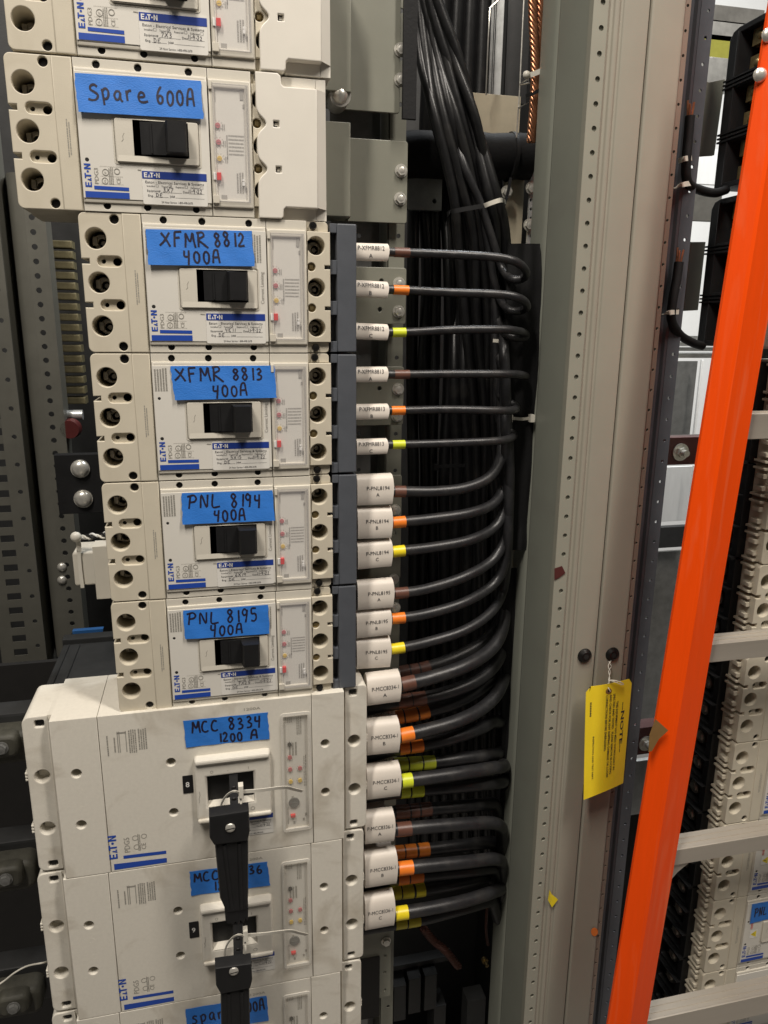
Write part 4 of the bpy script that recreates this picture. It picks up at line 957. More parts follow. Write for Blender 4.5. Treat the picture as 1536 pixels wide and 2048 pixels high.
def strap(mb, pts, w, t=.0011, nrm=None):
    """a flat strap along points, w wide across the run"""
    pts = spline(pts, 6) if len(pts) > 2 else [Vector(p) for p in pts]
    b = len(mb.v); n = len(pts); up0 = nrm
    for i, p in enumerate(pts):
        tg = (pts[min(i + 1, n - 1)] - pts[max(i - 1, 0)]).normalized()
        nn = Vector(up0 or (0, -1, 0)); nn = (nn - tg * nn.dot(tg)).normalized(); sd = tg.cross(nn)
        for a, c in ((-.5, 0), (.5, 0), (.5, -1), (-.5, -1)): mb.v.append(p + sd * w * a + nn * t * c)
    for i in range(n - 1):
        for j in range(4): mb.f.append([b + 4 * i + j, b + 4 * i + (j + 1) % 4, b + 4 * i + 4 + (j + 1) % 4, b + 4 * i + 4 + j])
    mb.f.append([b, b + 1, b + 2, b + 3]); mb.f.append([b + 4 * n - 4 + j for j in range(4)])
m = MB(); strap(m, [P(962, 418, .15), P(966, 413, .118), P(985, 405, .108), (P(1003, 400, .112)), P(1012, 404, .15)], .0055); solo('cable_tie', m, 'tie', 'white cable tie strapping the right half of the leaning cable bundle', 'cable tie')
m = MB(); strap(m, [P(896, 430, .15), P(902, 424, .115), P(930, 418, .108), P(964, 412, .112)], .0055); solo('cable_tie', m, 'black', 'black cable tie strapping the left half of the leaning cable bundle', 'cable tie')
m = MB(); strap(m, [P(986, 681, .105), P(1000, 682, .100), P(1020, 682, .105)], .0045); solo('cable_tie', m, 'tie', 'short white cable tie just below the P-XFMR8812 C cable', 'cable tie')
m = MB(); strap(m, [P(868, 934, .215), P(900, 932, .212), P(930, 931, .215)], .005); m.box(P(872, 934, .21).x - .004, P(872, 934, .21).x + .004, .206, .213, P(872, 940, .21).z, P(872, 928, .21).z); solo('cable_tie', m, 'matte', 'black cable tie round the dark straight cables under P-XFMR8813 C', 'cable tie')
# black wrapped crossbar and the rubber sheet against the post
a = P(815, 312, .226); b = P(1062, 312, .226)
r = thing('crossbar', a, 'thick black wrapped bar crossing behind the leaning cables to the post', 'bar')
m = MB(); pth = [Vector((a.x - .03 + (b.x - a.x + .03) * k / 10, .226 + .002 * math.sin(k), a.z + (b.z - a.z) * k / 10 - .001 * math.sin(2 * k))) for k in range(11)]
m.tube(pth, .030, 22, ridge=.05, turns=8, lobes=3); part('rubber_wrap', m, 'matte', r, world=True, smooth=50)
m = MB(); q = P(1020, 314, .226); m.tube([Vector((q.x - .0025, .226, q.z)), Vector((q.x + .0025, .226, q.z))], .0325, 24); part('strap', m, 'black', r, world=True)
m = MB(); strap(m, [P(1022, 355, .18), P(1016, 385, .175), P(1008, 412, .165)], .004); part('strap_tail', m, 'black', r, world=True)
def sheet(name, label, cat, pts, Y, th, mt, wav=.0016):
    """a hanging rubber sheet: left and right picture edges per row"""
    m = MB(); n = 9; rows = []
    for (y, xl, xr) in pts: rows.append((y, xl, xr))
    R = []
    for i in range(len(rows) - 1):
        for k in range(5):
            t = k / 5; R.append([rows[i][c] * (1 - t) + rows[i + 1][c] * t for c in range(3)])
    R.append(list(rows[-1]))
    for d in (0, th):
        for i, (y, xl, xr) in enumerate(R):
            for j in range(n + 1):
                p = P(xl + (xr - xl) * j / n, y, Y)
                m.v.append(p + Vector((0, d + wav * math.sin(j * 1.7 + i * .35) + wav * .8 * math.sin(i * .9 + j * .3), 0)))
    N = len(R) * (n + 1)
    for i in range(len(R) - 1):
        for j in range(n):
            q = i * (n + 1) + j; m.f.append([q, q + 1, q + n + 2, q + n + 1]); m.f.append([N + q, N + q + n + 1, N + q + n + 2, N + q + 1])
        for q in (i * (n + 1), i * (n + 1) + n): m.f.append([q, q + n + 1, N + q + n + 1, N + q])
    for j in range(n):
        for q in (j, (len(R) - 1) * (n + 1) + j): m.f.append([q, q + 1, N + q + 1, N + q])
    return solo(name, m, mt, label, cat, smooth=60)
sheet('rubber_sheet', 'black rubber sheet hung against the post behind the looping cable ends', 'rubber sheet', [(487, 1018, 1081), (600, 1014, 1082), (760, 1010, 1078), (900, 1010, 1072), (1040, 1012, 1066), (1100, 1014, 1060)], .094, .004, 'matte')
sheet('rubber_sheet', 'black rubber sheet low on the post beside the curving cables', 'rubber sheet', [(1138, 1008, 1056), (1300, 1006, 1050), (1450, 1004, 1040), (1535, 1003, 1020)], .118, .004, 'matte')
sheet('rubber_sheet', 'small black rubber sheet at the bottom where the thick cables end', 'rubber sheet', [(1555, 1004, 1032), (1680, 1000, 1028), (1805, 998, 1018)], .118, .004, 'matte')
m = MB(); strap(m, [P(1016, 835, .090), P(1042, 838, .087), P(1066, 836, .090)], .004); 
for x in (1018, 1062): q = P(x, 836, .088); m.box(q.x - .003, q.x + .003, .082, .091, q.z - .005, q.z + .005)
solo('cable_tie', m, 'tie', 'small white cable tie across the black rubber sheet', 'cable tie')
m = MB(); a = P(1020, 1148, .155); b = P(1062, 1092, .155); m.box(a.x, b.x, .158, .164, a.z, b.z); solo('filler_plate', m, 'post', 'grey plate showing between two black rubber sheets', 'plate')
m = MB(); a = P(944, 1130, .28); b = P(998, 855, .28); m.box(a.x, b.x, .285, .29, a.z, b.z); solo('filler_plate', m, 'white', 'pale plate added for the light in the slit between the riser cables', 'plate')  # added plate; its pale colour stands in for light through the gap
# copper ground conductors, thin bent wire, ties
def strand(label, pts, r, grp='bare copper ground conductors', mt='copper'):
    path = spline([P(*p) for p in pts], 22); m = MB()
    for k in range(6):
        q = []
        L = 0
        for i, p in enumerate(path):
            if i: L += (p - path[i - 1]).length
            a = k * math.pi / 3 + L * 160; q.append(p + Vector((math.cos(a), math.sin(a), 0)) * r * .62)
        m.tube(q, r * .40, 7)
    m.tube(path, r * .45, 6)
    solo('copper_conductor', m, mt, label, 'conductor', grp, smooth=60)
strand('bare twisted copper conductor along the post edge, the nearer one', [(1064, -60, .15), (1066, 40, .15), (1070, 120, .15), (1069, 190, .15), (1062, 284, .16)], .0060)
strand('bare twisted copper conductor along the post edge, the one behind', [(1084, -60, .158), (1079, 40, .158), (1074, 120, .160), (1072, 190, .16), (1068, 280, .17)], .0060)
m = MB(); strap(m, [P(1052, 152, .14), P(1066, 148, .14), P(1084, 141, .135)], .006); m.dome(P(1053, 150, .14), (0, -1, 0), .005, .005); solo('cable_tie', m, 'tie', 'white cable tie round the copper conductors at the top', 'cable tie')
m = MB(); strap(m, [P(1052, 192, .14), P(1066, 187, .14), P(1082, 179, .135)], .004); solo('cable_tie', m, 'black', 'black cable tie round the copper conductors at the top', 'cable tie')
m = MB(); m.tube([P(*p) for p in ((1002, -4, .2), (980, 16, .2), (976, 90, .2), (972, 190, .22))], .0011, 6); solo('bent_wire', m, 'zinc', 'thin bent steel wire left of the dark slot at the top', 'wire')
m = MB(); m.tube([P(*p) for p in ((1048, -4, .2), (1043, 100, .2), (1040, 168, .2), (1056, 158, .18), (1058, 166, .18), (1040, 170, .2), (1037, 215, .2), (1058, 205, .18), (1037, 217, .2), (1033, 275, .2))], .0011, 6); solo('bent_wire', m, 'zinc', 'thin bent steel wire left of the copper conductors', 'wire')
# galvanised framing behind
def frame(label, x0, x1, y0, y1, Y, mt, d=.004, holes=(), cat='frame member', name='frame_member'):
    a = P(x0, y1, Y); b = P(x1, y0, Y)
    m = MB(); m.plate(rect(a.x, b.x, a.z, b.z), Y, Y + d, [circ(P(h[0], h[1], Y).x, P(h[0], h[1], Y).z, h[2], 12) for h in holes], bevel=.0006)
    return solo(name, m, mt, label, cat)
frame('galvanised plate coloured as warmly lit, behind the leaning cables near the copper conductors', 925, 1042, 193, 275, .24, 'galvlit')
frame('grey upright plate left of the dark slot at the top', 938, 972, -60, 195, .34, 'galvd')
frame('grey upright channel with a dark keyhole slot at the top', 976, 1012, -60, 195, .32, 'galv')
frame('dark narrow slot strip between the top uprights', 986, 996, -60, 195, .316, 'hole', .002)
frame('dark grey sheet at the top left of the copper conductors', 1008, 1066, -60, 205, .35, 'hous')
r = thing('frame_upright', P(1030, 490, .24), 'galvanised upright with two bolts below the black crossbar', 'upright')
a = P(1002, 560, .24); b = P(1052, 340, .24); m = MB(); m.box(a.x, b.x, .243, .248, a.z, b.z, .0008); part('broad_face', m, 'galvlit', r, world=True)  # lit tone of the galvanising put into its colour
a = P(1050, 560, .225); b = P(1074, 340, .225); m = MB(); m.plate(rect(a.x, b.x, a.z, b.z), .225, .229, [circ(P(1062, 400 + 18 * k, .225).x, P(1062, 400 + 18 * k, .225).z, .0022, 10) for k in range(6)]); part('perforated_strip', m, 'galv', r, world=True)
for q in ((1013, 384), (1064, 300), (1062, 376), (1058, 450)):
    m = MB(); bolt(m, P(*q, .222), rr=.007); part('hex_bolt', m, 'zinc', r, world=True)
frame('galvanised rail end below the left part of the black crossbar', 812, 885, 352, 418, .255, 'galv', .012, [(869, 402, .0032)])
m = MB(); a = P(806, 236, .075); b = P(839, -60, .075); m.box(a.x, b.x, .078, .082, a.z, b.z, .0008); solo('barrier_strip', m, 'matte', 'flat black barrier strip along the right edge of the top bracket plate', 'barrier')
# bottom of the cable compartment
strand('short frayed end of dark braided copper below the lowest cables', [(846, 1856, .16), (866, 1880, .16), (892, 1902, .15), (916, 1932, .15)], .0078, None, 'copperd')
strand('dull thin copper wire hanging by the post near the bottom', [(974, 1815, .17), (972, 1860, .17), (976, 1890, .17)], .0026, None, 'copperd')
frame('dark grey plate at the bottom of the cable compartment', 932, 972, 1996, 2080, .16, 'hous', .03)
frame('dark grey horizontal rail across the bottom of the cable compartment', 782, 905, 1920, 1934, .24, 'hous', .02)
m = MB()
for k, (x, y) in enumerate(((800, 1990), (830, 1975), (862, 1968), (880, 2030))): q = P(x, y, .22); m.box(q.x - .012, q.x + .012, .22, .26, q.z - .06, q.z + .02, .002)
solo('terminal_strip', m, 'hous', 'dark terminal strip low in the cable compartment', 'terminal strip')
q = P(968, 1918, .19); m = MB(); m.cyl(q, (0, -1, 0), .006, .006, 14); m.cyl(q + Vector((0, -.006, 0)), (0, -1, 0), .0035, .01, 12); solo('brass_fitting', m, 'brass', 'small brass fitting in the dark near the bottom of the post', 'fitting')
# ---------------------------------------------------------------- the grey frame posts
def holes_col(x, z0, z1, pitch, r, n=14): return [circ(x, z0 + pitch * i, r, n) for i in range(int((z1 - z0) / pitch) + 1)]
ZB, ZT = -1.55, .62
r = thing('frame_post', (.50, 0, ZB), 'grey painted steel post with a column of round holes down its left face', 'frame post', 'grey frame posts between the two sections')
m = MB(); m.extr([(.494, .140), (.4905, .1385), (.4895, .134), (.4895, .100), (.4905, .094), (.4925, .091), (.4905, .088), (.4895, .082), (.4895, .010)], ZB, ZT)
part('side_flange', m, 'postshade', r, world=True)
m = MB(); m.perf(.4895, .5075, ZB, ZT, holes_col(.5005, -1.538, .6, .02536, .0031), 0, .0014)
part('hole_strip', m, 'post', r, world=True)
m = MB(); m.extr([(.4897, .012), (.4897, .0026), (.5068, .0026)], ZB, ZT); part('strip_backing', m, 'post', r, world=True)
def rounded(pts, n=4, rr=.0035):
    o = [Vector((*pts[0], 0))]
    for i in range(1, len(pts) - 1):
        a, b, c = [Vector((*pts[k], 0)) for k in (i - 1, i, i + 1)]
        d1 = min(rr, (a - b).length * .45); d2 = min(rr, (c - b).length * .45)
        p, q = b + (a - b).normalized() * d1, b + (c - b).normalized() * d2
        for k in range(n + 1): t = k / n; o.append(p * (1 - t) ** 2 + b * 2 * t * (1 - t) + q * t * t)
    o.append(Vector((*pts[-1], 0))); return [(v.x, v.y) for v in o]
m = MB(); m.extr(rounded([(.5060, .001), (.5092, .001), (.5112, .0050), (.5152, .0050), (.5172, .0012), (.5222, .0012), (.5242, .0042), (.5268, .0042), (.5285, .0016), (.5592, .0016), (.5592, .030)], 4, .0018), ZB, ZT)
part('front_channel', m, 'postw', r, world=True, smooth=60)
def post_bolt(root, px, py):
    c = P(px, py, .0016); m = MB(); m.cyl(c, (0, -1, 0), .0104, .0022, 28, .0098); m.cyl(c + Vector((0, -.0022, 0)), (0, -1, 0), .0098, .0028, 28, .0062)
    b = part('button_bolt', m, 'screw', root, world=True)
    m = MB(); m.cyl(c + Vector((0, -.0051, 0)), (0, -1, 0), .0040, .0002, 6); part('hex_socket', m, 'hole', b, world=True)
post_bolt(r, 1169, 1311)
r2 = thing('frame_post', (.585, 0, ZB), 'grey painted steel post right of the seam, its bolt carrying the yellow tag', 'frame post', 'grey frame posts between the two sections')
m = MB(); m.extr(rounded([(.5612, .030), (.5612, .0010), (.5680, .0010), (.6030, .0010), (.6040, .0040)], 5, .0042), ZB, ZT); part('front_channel', m, 'postw', r2, world=True, smooth=60)
m = MB(); m.perf(.6030, .6118, ZB, ZT, holes_col(.6078, -1.53, .6, .02536, .0018, 10), .0042, .0062); part('perforated_edge', m, 'edge', r2, world=True)
m = MB(); m.extr([(.6115, .005), (.6115, .06), (.60, .06)], ZB, ZT); part('side_flange', m, 'postw', r2, world=True)
post_bolt(r2, 1224, 1308)
Yd = .075
r = thing('perforated_upright', P(1362, 1000, Yd), 'dark blue grey perforated upright with light showing through its holes', 'upright')
xa, xb, xc = P(1346, 500, Yd).x, P(1354, 500, Yd).x, P(1379, 500, Yd).x
m = MB(); m.perf(xb, xc, ZB, ZT, holes_col((xb + xc) / 2 + .001, -1.54, .6, .0297, .0022, 10), Yd, Yd + .002); part('hole_strip', m, 'blued', r, world=True)
m = MB(); m.extr([(xa - .03, Yd + .02), (xa, Yd + .006), (xb - .003, Yd + .002), (xb, Yd + .0005)], ZB, ZT); part('folded_edge', m, 'blued', r, world=True, smooth=20)
# scraps stuck on the posts
def scrap(label, pts, Y, mt, curl=.0):
    c = [P(a, b, Y) for a, b in pts]; m = MB(); n = len(c)
    for d in (0, .0003):
        for i, p in enumerate(c): m.v.append(p + Vector((0, d - curl * (1 if i == 0 else 0), 0)))
    m.f.append(list(range(n))); m.f.append([n + i for i in range(n)][::-1])
    for i in range(n): m.f.append([i, (i + 1) % n, n + (i + 1) % n, n + i])
    return solo('tape_scrap', m, mt, label, 'tape scrap', smooth=10)
scrap('scrap of reddish brown tape on the hole strip of the left post', [(1109, 1137), (1124, 1132), (1131, 1146), (1119, 1155), (1109, 1160)], -.0012, 'maroon')
scrap('torn scrap of yellow tape low on the left post', [(1098, 1778), (1104, 1789), (1116, 1799), (1104, 1815), (1096, 1800)], -.0012, 'yellow', .002)
scrap('small orange dot sticker low on the right post', [(1189 + 7 * math.cos(a), 1864 + 8.5 * math.sin(a)) for a in [k * .5236 for k in range(12)]], -.0006, 'orange')

# ---------------------------------------------------------------- yellow tag
Yt = -.016
r = thing('note_tag', P(1215, 1480, Yt), 'yellow card tag reading NOTE hanging by a white string from a black bolt', 'tag')
cTL, cTR, cBR, cBL = P(1172, 1374, Yt), P(1264, 1356, Yt), P(1246, 1566, Yt - .004), P(1165, 1597, Yt - .008)
def tagf(s, t, lift=0):
    p = cBL.lerp(cBR, s).lerp(cTL.lerp(cTR, s), t)
    return p + Vector((0, -.0045 * math.sin(math.pi * s) * (1.0 - .4 * t) - .003 * (1 - t) ** 2 * (1 - s) - lift, 0)) + Vector((0, 0, .0035 * math.sin(math.pi * s) * (1 - t)))
m = MB(); nx, nz = 14, 22
def ok(s, t): return not (t > .955 and (s < .085 - (1 - t) * 0 or s > .94))
for lift in (.0004, 0):
    for j in range(nz + 1):
        for i in range(nx + 1):
            s, t = i / nx, j / nz
            if j == nz and i == 0: s, t = .10, 1.0
            if j == nz and i == nx: s, t = .93, 1.0
            m.v.append(tagf(s, t, lift))
N = (nx + 1) * (nz + 1)
for j in range(nz):
    for i in range(nx):
        a = j * (nx + 1) + i; m.f.append([a, a + 1, a + nx + 2, a + nx + 1]); m.f.append([N + a, N + a + nx + 1, N + a + nx + 2, N + a + 1])
for i in range(nx):
    for a in (i, nz * (nx + 1) + i): m.f.append([a, a + 1, N + a + 1, N + a])
for j in range(nz):
    for a in (j * (nx + 1), j * (nx + 1) + nx): m.f.append([a, a + nx + 1, N + a + nx + 1, N + a])
cardo = part('card', m, 'tag', r, world=True, smooth=60)
m = MB()
def tl(txt, s, t0, t1, sz, bold=0.0):           # a line that runs down the card
    vs, fs, w = glyphs(txt, bold); Lc = abs(t1 - t0)
    m.add([tagf(s + v[1] * sz, t0 - v[0] / w * Lc, .0008) for v in vs], fs)
tl('--NOTE--', .79, .80, .33, .11, .022)
tl('THIS EQUIPMENT HAS BEEN THOROUGHLY IN-', .66, .825, .17, .066, .014)
tl('SPECTED AND TESTED.  PLEASE REMOVE BLOCKING', .58, .90, .15, .066, .014)
tl('AND CHECK FOR ANY SHIPPING DAMAGE OR LOOSE', .50, .90, .13, .066, .014)
tl('CONNECTIONS BEFORE ENERGIZING.', .42, .90, .385, .066, .014)
tl('INSPECTION AND TEST DEPT.', .165, .55, .155, .045, .012)
def tdash(s, t0, t1):
    p = t0; rn = random.Random(4)
    while p > t1:
        e = p - rn.uniform(.008, .014); m.add([tagf(s, p, .0008), tagf(s + .03, p, .0008), tagf(s + .03, e, .0008), tagf(s, e, .0008)], [(0, 1, 2, 3)]); p = e - .006
tdash(.09, .86, .73)
part('card_print', m, 'print', cardo, world=True)
g = tagf(.47, .935, .0006); m = MB(); m.plate([(g.x + .0044 * math.cos(a * .3142), g.z + .0044 * math.sin(a * .3142)) for a in range(20)], g.y - .0006, g.y, [[(g.x + .0019 * math.cos(a * .5236), g.z + .0019 * math.sin(a * .5236)) for a in range(12)]], bevel=.0002); part('eyelet', m, 'tan', r, world=True)
m = MB(); m.cyl((g.x, g.y - .0003, g.z), (0, -1, 0), .0021, .0001, 12); part('eyelet_hole', m, 'hole', r, world=True)
m = MB()
b0 = P(1220, 1322, -.004)
for ph in (0, math.pi):
    q = []
    for k in range(40):
        t = k / 39; p = b0.lerp(Vector((g.x, g.y - .001, g.z)), t); a = ph + t * 15; rr = .0013 + .0008 * math.sin(t * 9); q.append(p + Vector((math.cos(a) * rr, math.sin(a) * rr, 0)))
    m.tube(q, .00055, 6)
m.tube(spline([P(1217, 1361, Yt - .004), P(1228, 1361, Yt - .009), P(1240, 1364, Yt - .009), P(1247, 1369, Yt - .007)], 6), .0009, 6)
m.tube(spline([P(1217, 1361, Yt - .004), P(1230, 1364, Yt - .010), P(1244, 1370, Yt - .009)], 6), .0006, 6)
part('string', m, 'tie', r, world=True)

# ---------------------------------------------------------------- handle extensions and white ties over the large breakers
def ext(label, stem, head, bar, screw, extra=None):
    c = P(*screw, -.09); r = thing('handle_extension', c, label, 'handle extension', 'black handle extensions on the large breakers')
    def pl(px, d0, d1, bev=.002):
        m = MB(); m.plate([(P(a, b, d0).x, P(a, b, d0).z) for a, b in px], d0, d1, bevel=bev); return m
    part('grip_bar', pl(bar, -.086, -.068, .004), 'black', r, world=True)
    a = [P(x, y, -.086) for x, y in bar]
    m = MB()
    for f_ in (.28, .72):
        t, b2 = a[0].lerp(a[1], f_), a[-1].lerp(a[-2], f_) if len(a) == 4 else a[4].lerp(a[3], f_)
        m.tube([t + Vector((0, .001, -.004)), b2 + Vector((0, .001, .004))], .0028, 8)
    part('grip_rib', m, 'black', r, world=True, smooth=60)
    part('clamp_head', pl(head, -.091, -.074, .0028), 'black', r, world=True)
    if stem:
        m = MB(); f_ = [P(*stem[0], -.006), P(*stem[1], -.006), P(*stem[2], -.072), P(*stem[3], -.072)]; bk = [f_[0] + Vector((0, .012, 0)), f_[1] + Vector((0, .012, 0)), f_[2] + Vector((0, .016, 0)), f_[3] + Vector((0, .016, 0))]
        m.add(f_ + bk, [(0, 1, 2, 3), (7, 6, 5, 4), (0, 4, 5, 1), (1, 5, 6, 2), (2, 6, 7, 3), (3, 7, 4, 0)]); part('stem', m, 'black', r, world=True)
        for f2 in (.42, .66, .9):
            c = (f_[0].lerp(f_[3], f2) + f_[1].lerp(f_[2], f2)) / 2; m = MB(); m.dome(c, (0, -1, .2), .0030, .0010, 14); part('stud', m, 'screw', r, world=True, smooth=60)
    k_ = P(*head[0], -.05); m = MB(); m.box(k_.x + .002, P(*head[2], -.05).x - .002, -.060, -.046, P(*head[0], -.05).z - .012, P(*head[0], -.05).z + .007, .001); part('cross_piece', m, 'black', r, world=True)
    if extra: part('toothed_end', pl(extra, -.084, -.060, .0012), 'black', r, world=True)
    q = P(*screw, -.091); m = MB(); m.cyl(q, (0, -1, 0), .0056, .0012, 24); m.dome(q + Vector((0, -.0012, 0)), (0, -1, 0), .0056, .0016, 24, 4); s_ = part('slotted_screw', m, 'zinc', r, world=True, smooth=40)
    m = MB(); d = Vector((.97, 0, .12)) * .0053; w = Vector((-.06, 0, .5)) * .0012; o = q + Vector((0, -.0029, 0)); m.quad(o - d - w, o + d - w, o + d + w, o - d + w); part('screw_slot', m, 'hole', s_, world=True)
    return r
ext('black handle extension hanging from the toggle of the MCC 8334 breaker down to tag 9', [(458, 1540), (475, 1538), (477, 1632), (461, 1634)], [(418, 1634), (498, 1622), (500, 1664), (496, 1683), (428, 1692), (419, 1678)],
    [(429, 1686), (497, 1678), (497, 1790), (495, 1822), (453, 1828), (440, 1800)], (460.5, 1655), [(449, 1820), (497, 1815), (496, 1842), (490, 1838), (488, 1848), (480, 1842), (478, 1850), (470, 1844), (467, 1852), (460, 1846), (457, 1850), (451, 1842)])
ext('black handle extension on the MCC 8336 breaker running off the bottom edge', [(466, 1845), (486, 1843), (486, 1930), (468, 1934)], [(430, 1938), (503, 1928), (505, 1962), (501, 1978), (441, 1990), (432, 1974)],
    [(441, 1984), (499, 1976), (502, 2130), (444, 2130)], (467.5, 1942))
def wtie(label, dx, dy):
    q = lambda a, b, Y: P(a + dx, b + dy, Y)
    m = MB(); strap(m, [q(484, 1584, -.072), q(522, 1581, -.066), q(568, 1575.5, -.05), q(588, 1579, -.036), q(605, 1583, -.022)], .0042)
    a = q(482, 1581, -.072); m.box(a.x - .0030, a.x + .0026, -.077, -.068, a.z - .0075, a.z + .0085, .0006)
    strap(m, [q(484, 1590, -.073), q(470, 1583, -.080), q(455, 1590, -.074), q(444, 1606, -.068), q(441, 1624, -.064), q(446, 1640, -.060)], .0022)
    strap(m, [q(481, 1594, -.074), q(482, 1615, -.076), q(478, 1636, -.070)], .0022)
    solo('cable_tie', m, 'tie', label, 'cable tie')
wtie('upper of two white cable ties with long tails, on the toggle beside black tag 8', 0, 0)
wtie('lower of two white cable ties with long tails, on the toggle beside black tag 9', 9, 287)

# ---------------------------------------------------------------- left side of the cabinet
Yl = .40
def xl(px, py, Y=Yl): return P(px, py, Y).x
r = thing('frame_upright', (xl(70, 1000), Yl, -.62), 'dark grey perforated upright nearest the breakers on the left', 'upright', 'perforated uprights at the left')
x0, x1 = xl(37, 600), xl(106, 600); zt, zb = .10, -.66
m = MB(); m.perf(x0 + .020, x1, zb, zt, holes_col(xl(80, 600), zb + .02, zt - .03, .0206, .0042), Yl, Yl + .0025); part('hole_strip', m, 'dframe', r, world=True)
m = MB(); m.extr([(x0 - .012, Yl + .05), (x0, Yl + .008), (x0 + .008, Yl + .002), (x0 + .020, Yl + .0005)], zb, zt); m.extr([(x1, Yl), (x1 + .0005, Yl + .04)], zb, zt); part('folded_edge', m, 'dframe', r, world=True, smooth=60)
m = MB()
for y in (1134, 1160): m.dome(P(124, y, Yl), (0, -1, 0), .0075, .005, 16)
part('rivet', m, 'zinc', r, world=True, smooth=60)
r = thing('frame_upright', (xl(45, 1000), Yl, -.72), 'dark grey slotted upright at the left edge of the photo', 'upright', 'perforated uprights at the left')
m = MB(); m.perf(xl(24, 1000), xl(62, 1000), -.78, .25, holes_col(xl(46, 1000), -.76, .22, .0435, .0036), Yl - .01, Yl - .0075); part('hole_strip', m, 'dframe', r, world=True)
m = MB(); s0, s1 = xl(-8, 1000), xl(22, 1000)
sl = [rect(s0, s1 - .001, -.77 + .0245 * k, -.77 + .0245 * k + .0115) for k in range(42)]
m.perf(s0 - .02, xl(24, 1000) - .0003, -.78, .26, sl, Yl - .002, Yl); part('slotted_web', m, 'dframe', r, world=True)
m = MB(); m.extr([(xl(62, 1000), Yl - .01), (xl(64, 1000), Yl + .05)], -.78, .25); part('folded_edge', m, 'dframe', r, world=True)
for k in range(16):
    y = 487 + k * 21; a = P(97 + k * 1.65, y, .46); b = P(127 + k * 1.9, y, .46)
    m = MB(); m.box(a.x, b.x + .012, .462, .49, a.z - .0055, a.z + .0055, .0018)
    lab = 'dull brass finger bar in the dark stack left of the XFMR breakers'
    o = solo('finger_bar', m, 'cbar', 'topmost dull brass finger bar in the stack left of the XFMR breakers' if k == 0 else ('lowest dull brass finger bar, just above the red knob' if k == 15 else lab), 'bus finger', 'brass finger bars in the dark left slot' if k not in (0, 15) else None)
m = MB(); q = P(143, 856, .42); m.cyl(q, (0, -1, 0), .016, .02, 24, .014); solo('knob', m, 'redshade', 'red knob in the dark slot left of the XFMR8813 breaker', 'knob')  # dark red carries the shade of the slot
m = MB(); q = P(142, 830, .43); m.cyl(q + Vector((-.016, 0, 0)), (1, 0, 0), .008, .034, 14); solo('clip', m, 'galv', 'shiny clip just above the red knob', 'clip')
r = thing('insulator_plate', P(165, 965, .30), 'black insulator plate with two carriage bolts left of the PNL 8194 breaker', 'plate')
a = P(118, 1030, .30); b = P(225, 908, .30); m = MB(); m.box(a.x, b.x, .303, .32, a.z, b.z, .001); part('panel', m, 'matte', r, world=True)
for y, x in ((937, 161), (997, 167)):
    q = P(x, y, .303); m = MB(); m.cyl(q, (0, -1, 0), .0135, .003, 20); m.dome(q + Vector((0, -.003, 0)), (0, -1, 0), .0125, .007, 20); part('carriage_bolt', m, 'zinc', r, world=True, smooth=60)
r = thing('sensor_box', P(175, 1172, .14), 'tan sensor box strapped with a tie, left of the PNL 8194 breaker', 'sensor')
a = P(150, 1172, .14); b = P(203, 1103, .14); m = MB(); m.plate(rrect(a.x, b.x, a.z, b.z, .003, 3), .14, .19, bevel=.002); part('case', m, 'cover', r, world=True)
m = MB(); strap(m, [P(157, 1100, .137), P(160, 1135, .137), P(165, 1176, .137)], .0045); strap(m, [P(158, 1104, .137), P(157, 1088, .137), P(152, 1076, .137)], .006); m.dome(P(152, 1074, .135), (0, -1, 0), .007, .006); part('cable_tie', m, 'tie', r, world=True)
a = P(193, 1200, .09); b = P(232, 1092, .09); m = MB(); m.box(a.x, b.x, .092, .12, a.z, b.z, .0008); solo('side_cover', m, 'cover', 'pale plate tucked behind the left end of the PNL 8194 breaker', 'cover')
for i, (mt, nm) in enumerate((('white', 'white'), ('black', 'black'), ('tie', 'off white'))):
    q = []
    for k in range(40):
        t = k / 39; p = P(150, 1076, .15).lerp(P(222, 1066 + i * 3, .12), t); a = i * 2.09 + t * 16; q.append(p + Vector((0, math.cos(a), math.sin(a))) * .0022)
    m = MB(); m.tube(q, .0016, 7); solo('sensor_wire', m, mt, f'{nm} wire of the twisted trio running from the sensor box tie', 'wire', 'twisted sensor wires', smooth=60)
m = MB(); a = P(150, 1318, .30); b = P(206, 1258, .30); m.plate([(a.x, a.z), (P(197, 1318, .30).x, a.z), (b.x, b.z), (a.x, b.z)], .30, .31); solo('plastic_sheet', m, 'bluep', 'blue plastic sheet in the dark left of the PNL 8195 breaker', 'sheet')
a = P(76, 1404, .085); m = MB(); c0 = P(80, 1405, .085); c1 = P(240, 1385, .085)
m.box(c0.x, c1.x, .108, .27, c0.z - .1, c0.z + .004, .002); m.box(c0.x - .002, c1.x, .255, .275, c0.z, c0.z + .012, .002); m.box(c0.x + .006, c0.x + .009, .11, .25, c0.z + .004, c0.z + .006); m.box(c0.x + .022, c0.x + .024, .11, .25, c0.z + .004, c0.z + .006)
solo('terminal_housing', m, 'hous', 'black ridged housing behind the top left corner of the MCC 8334 breaker', 'housing')
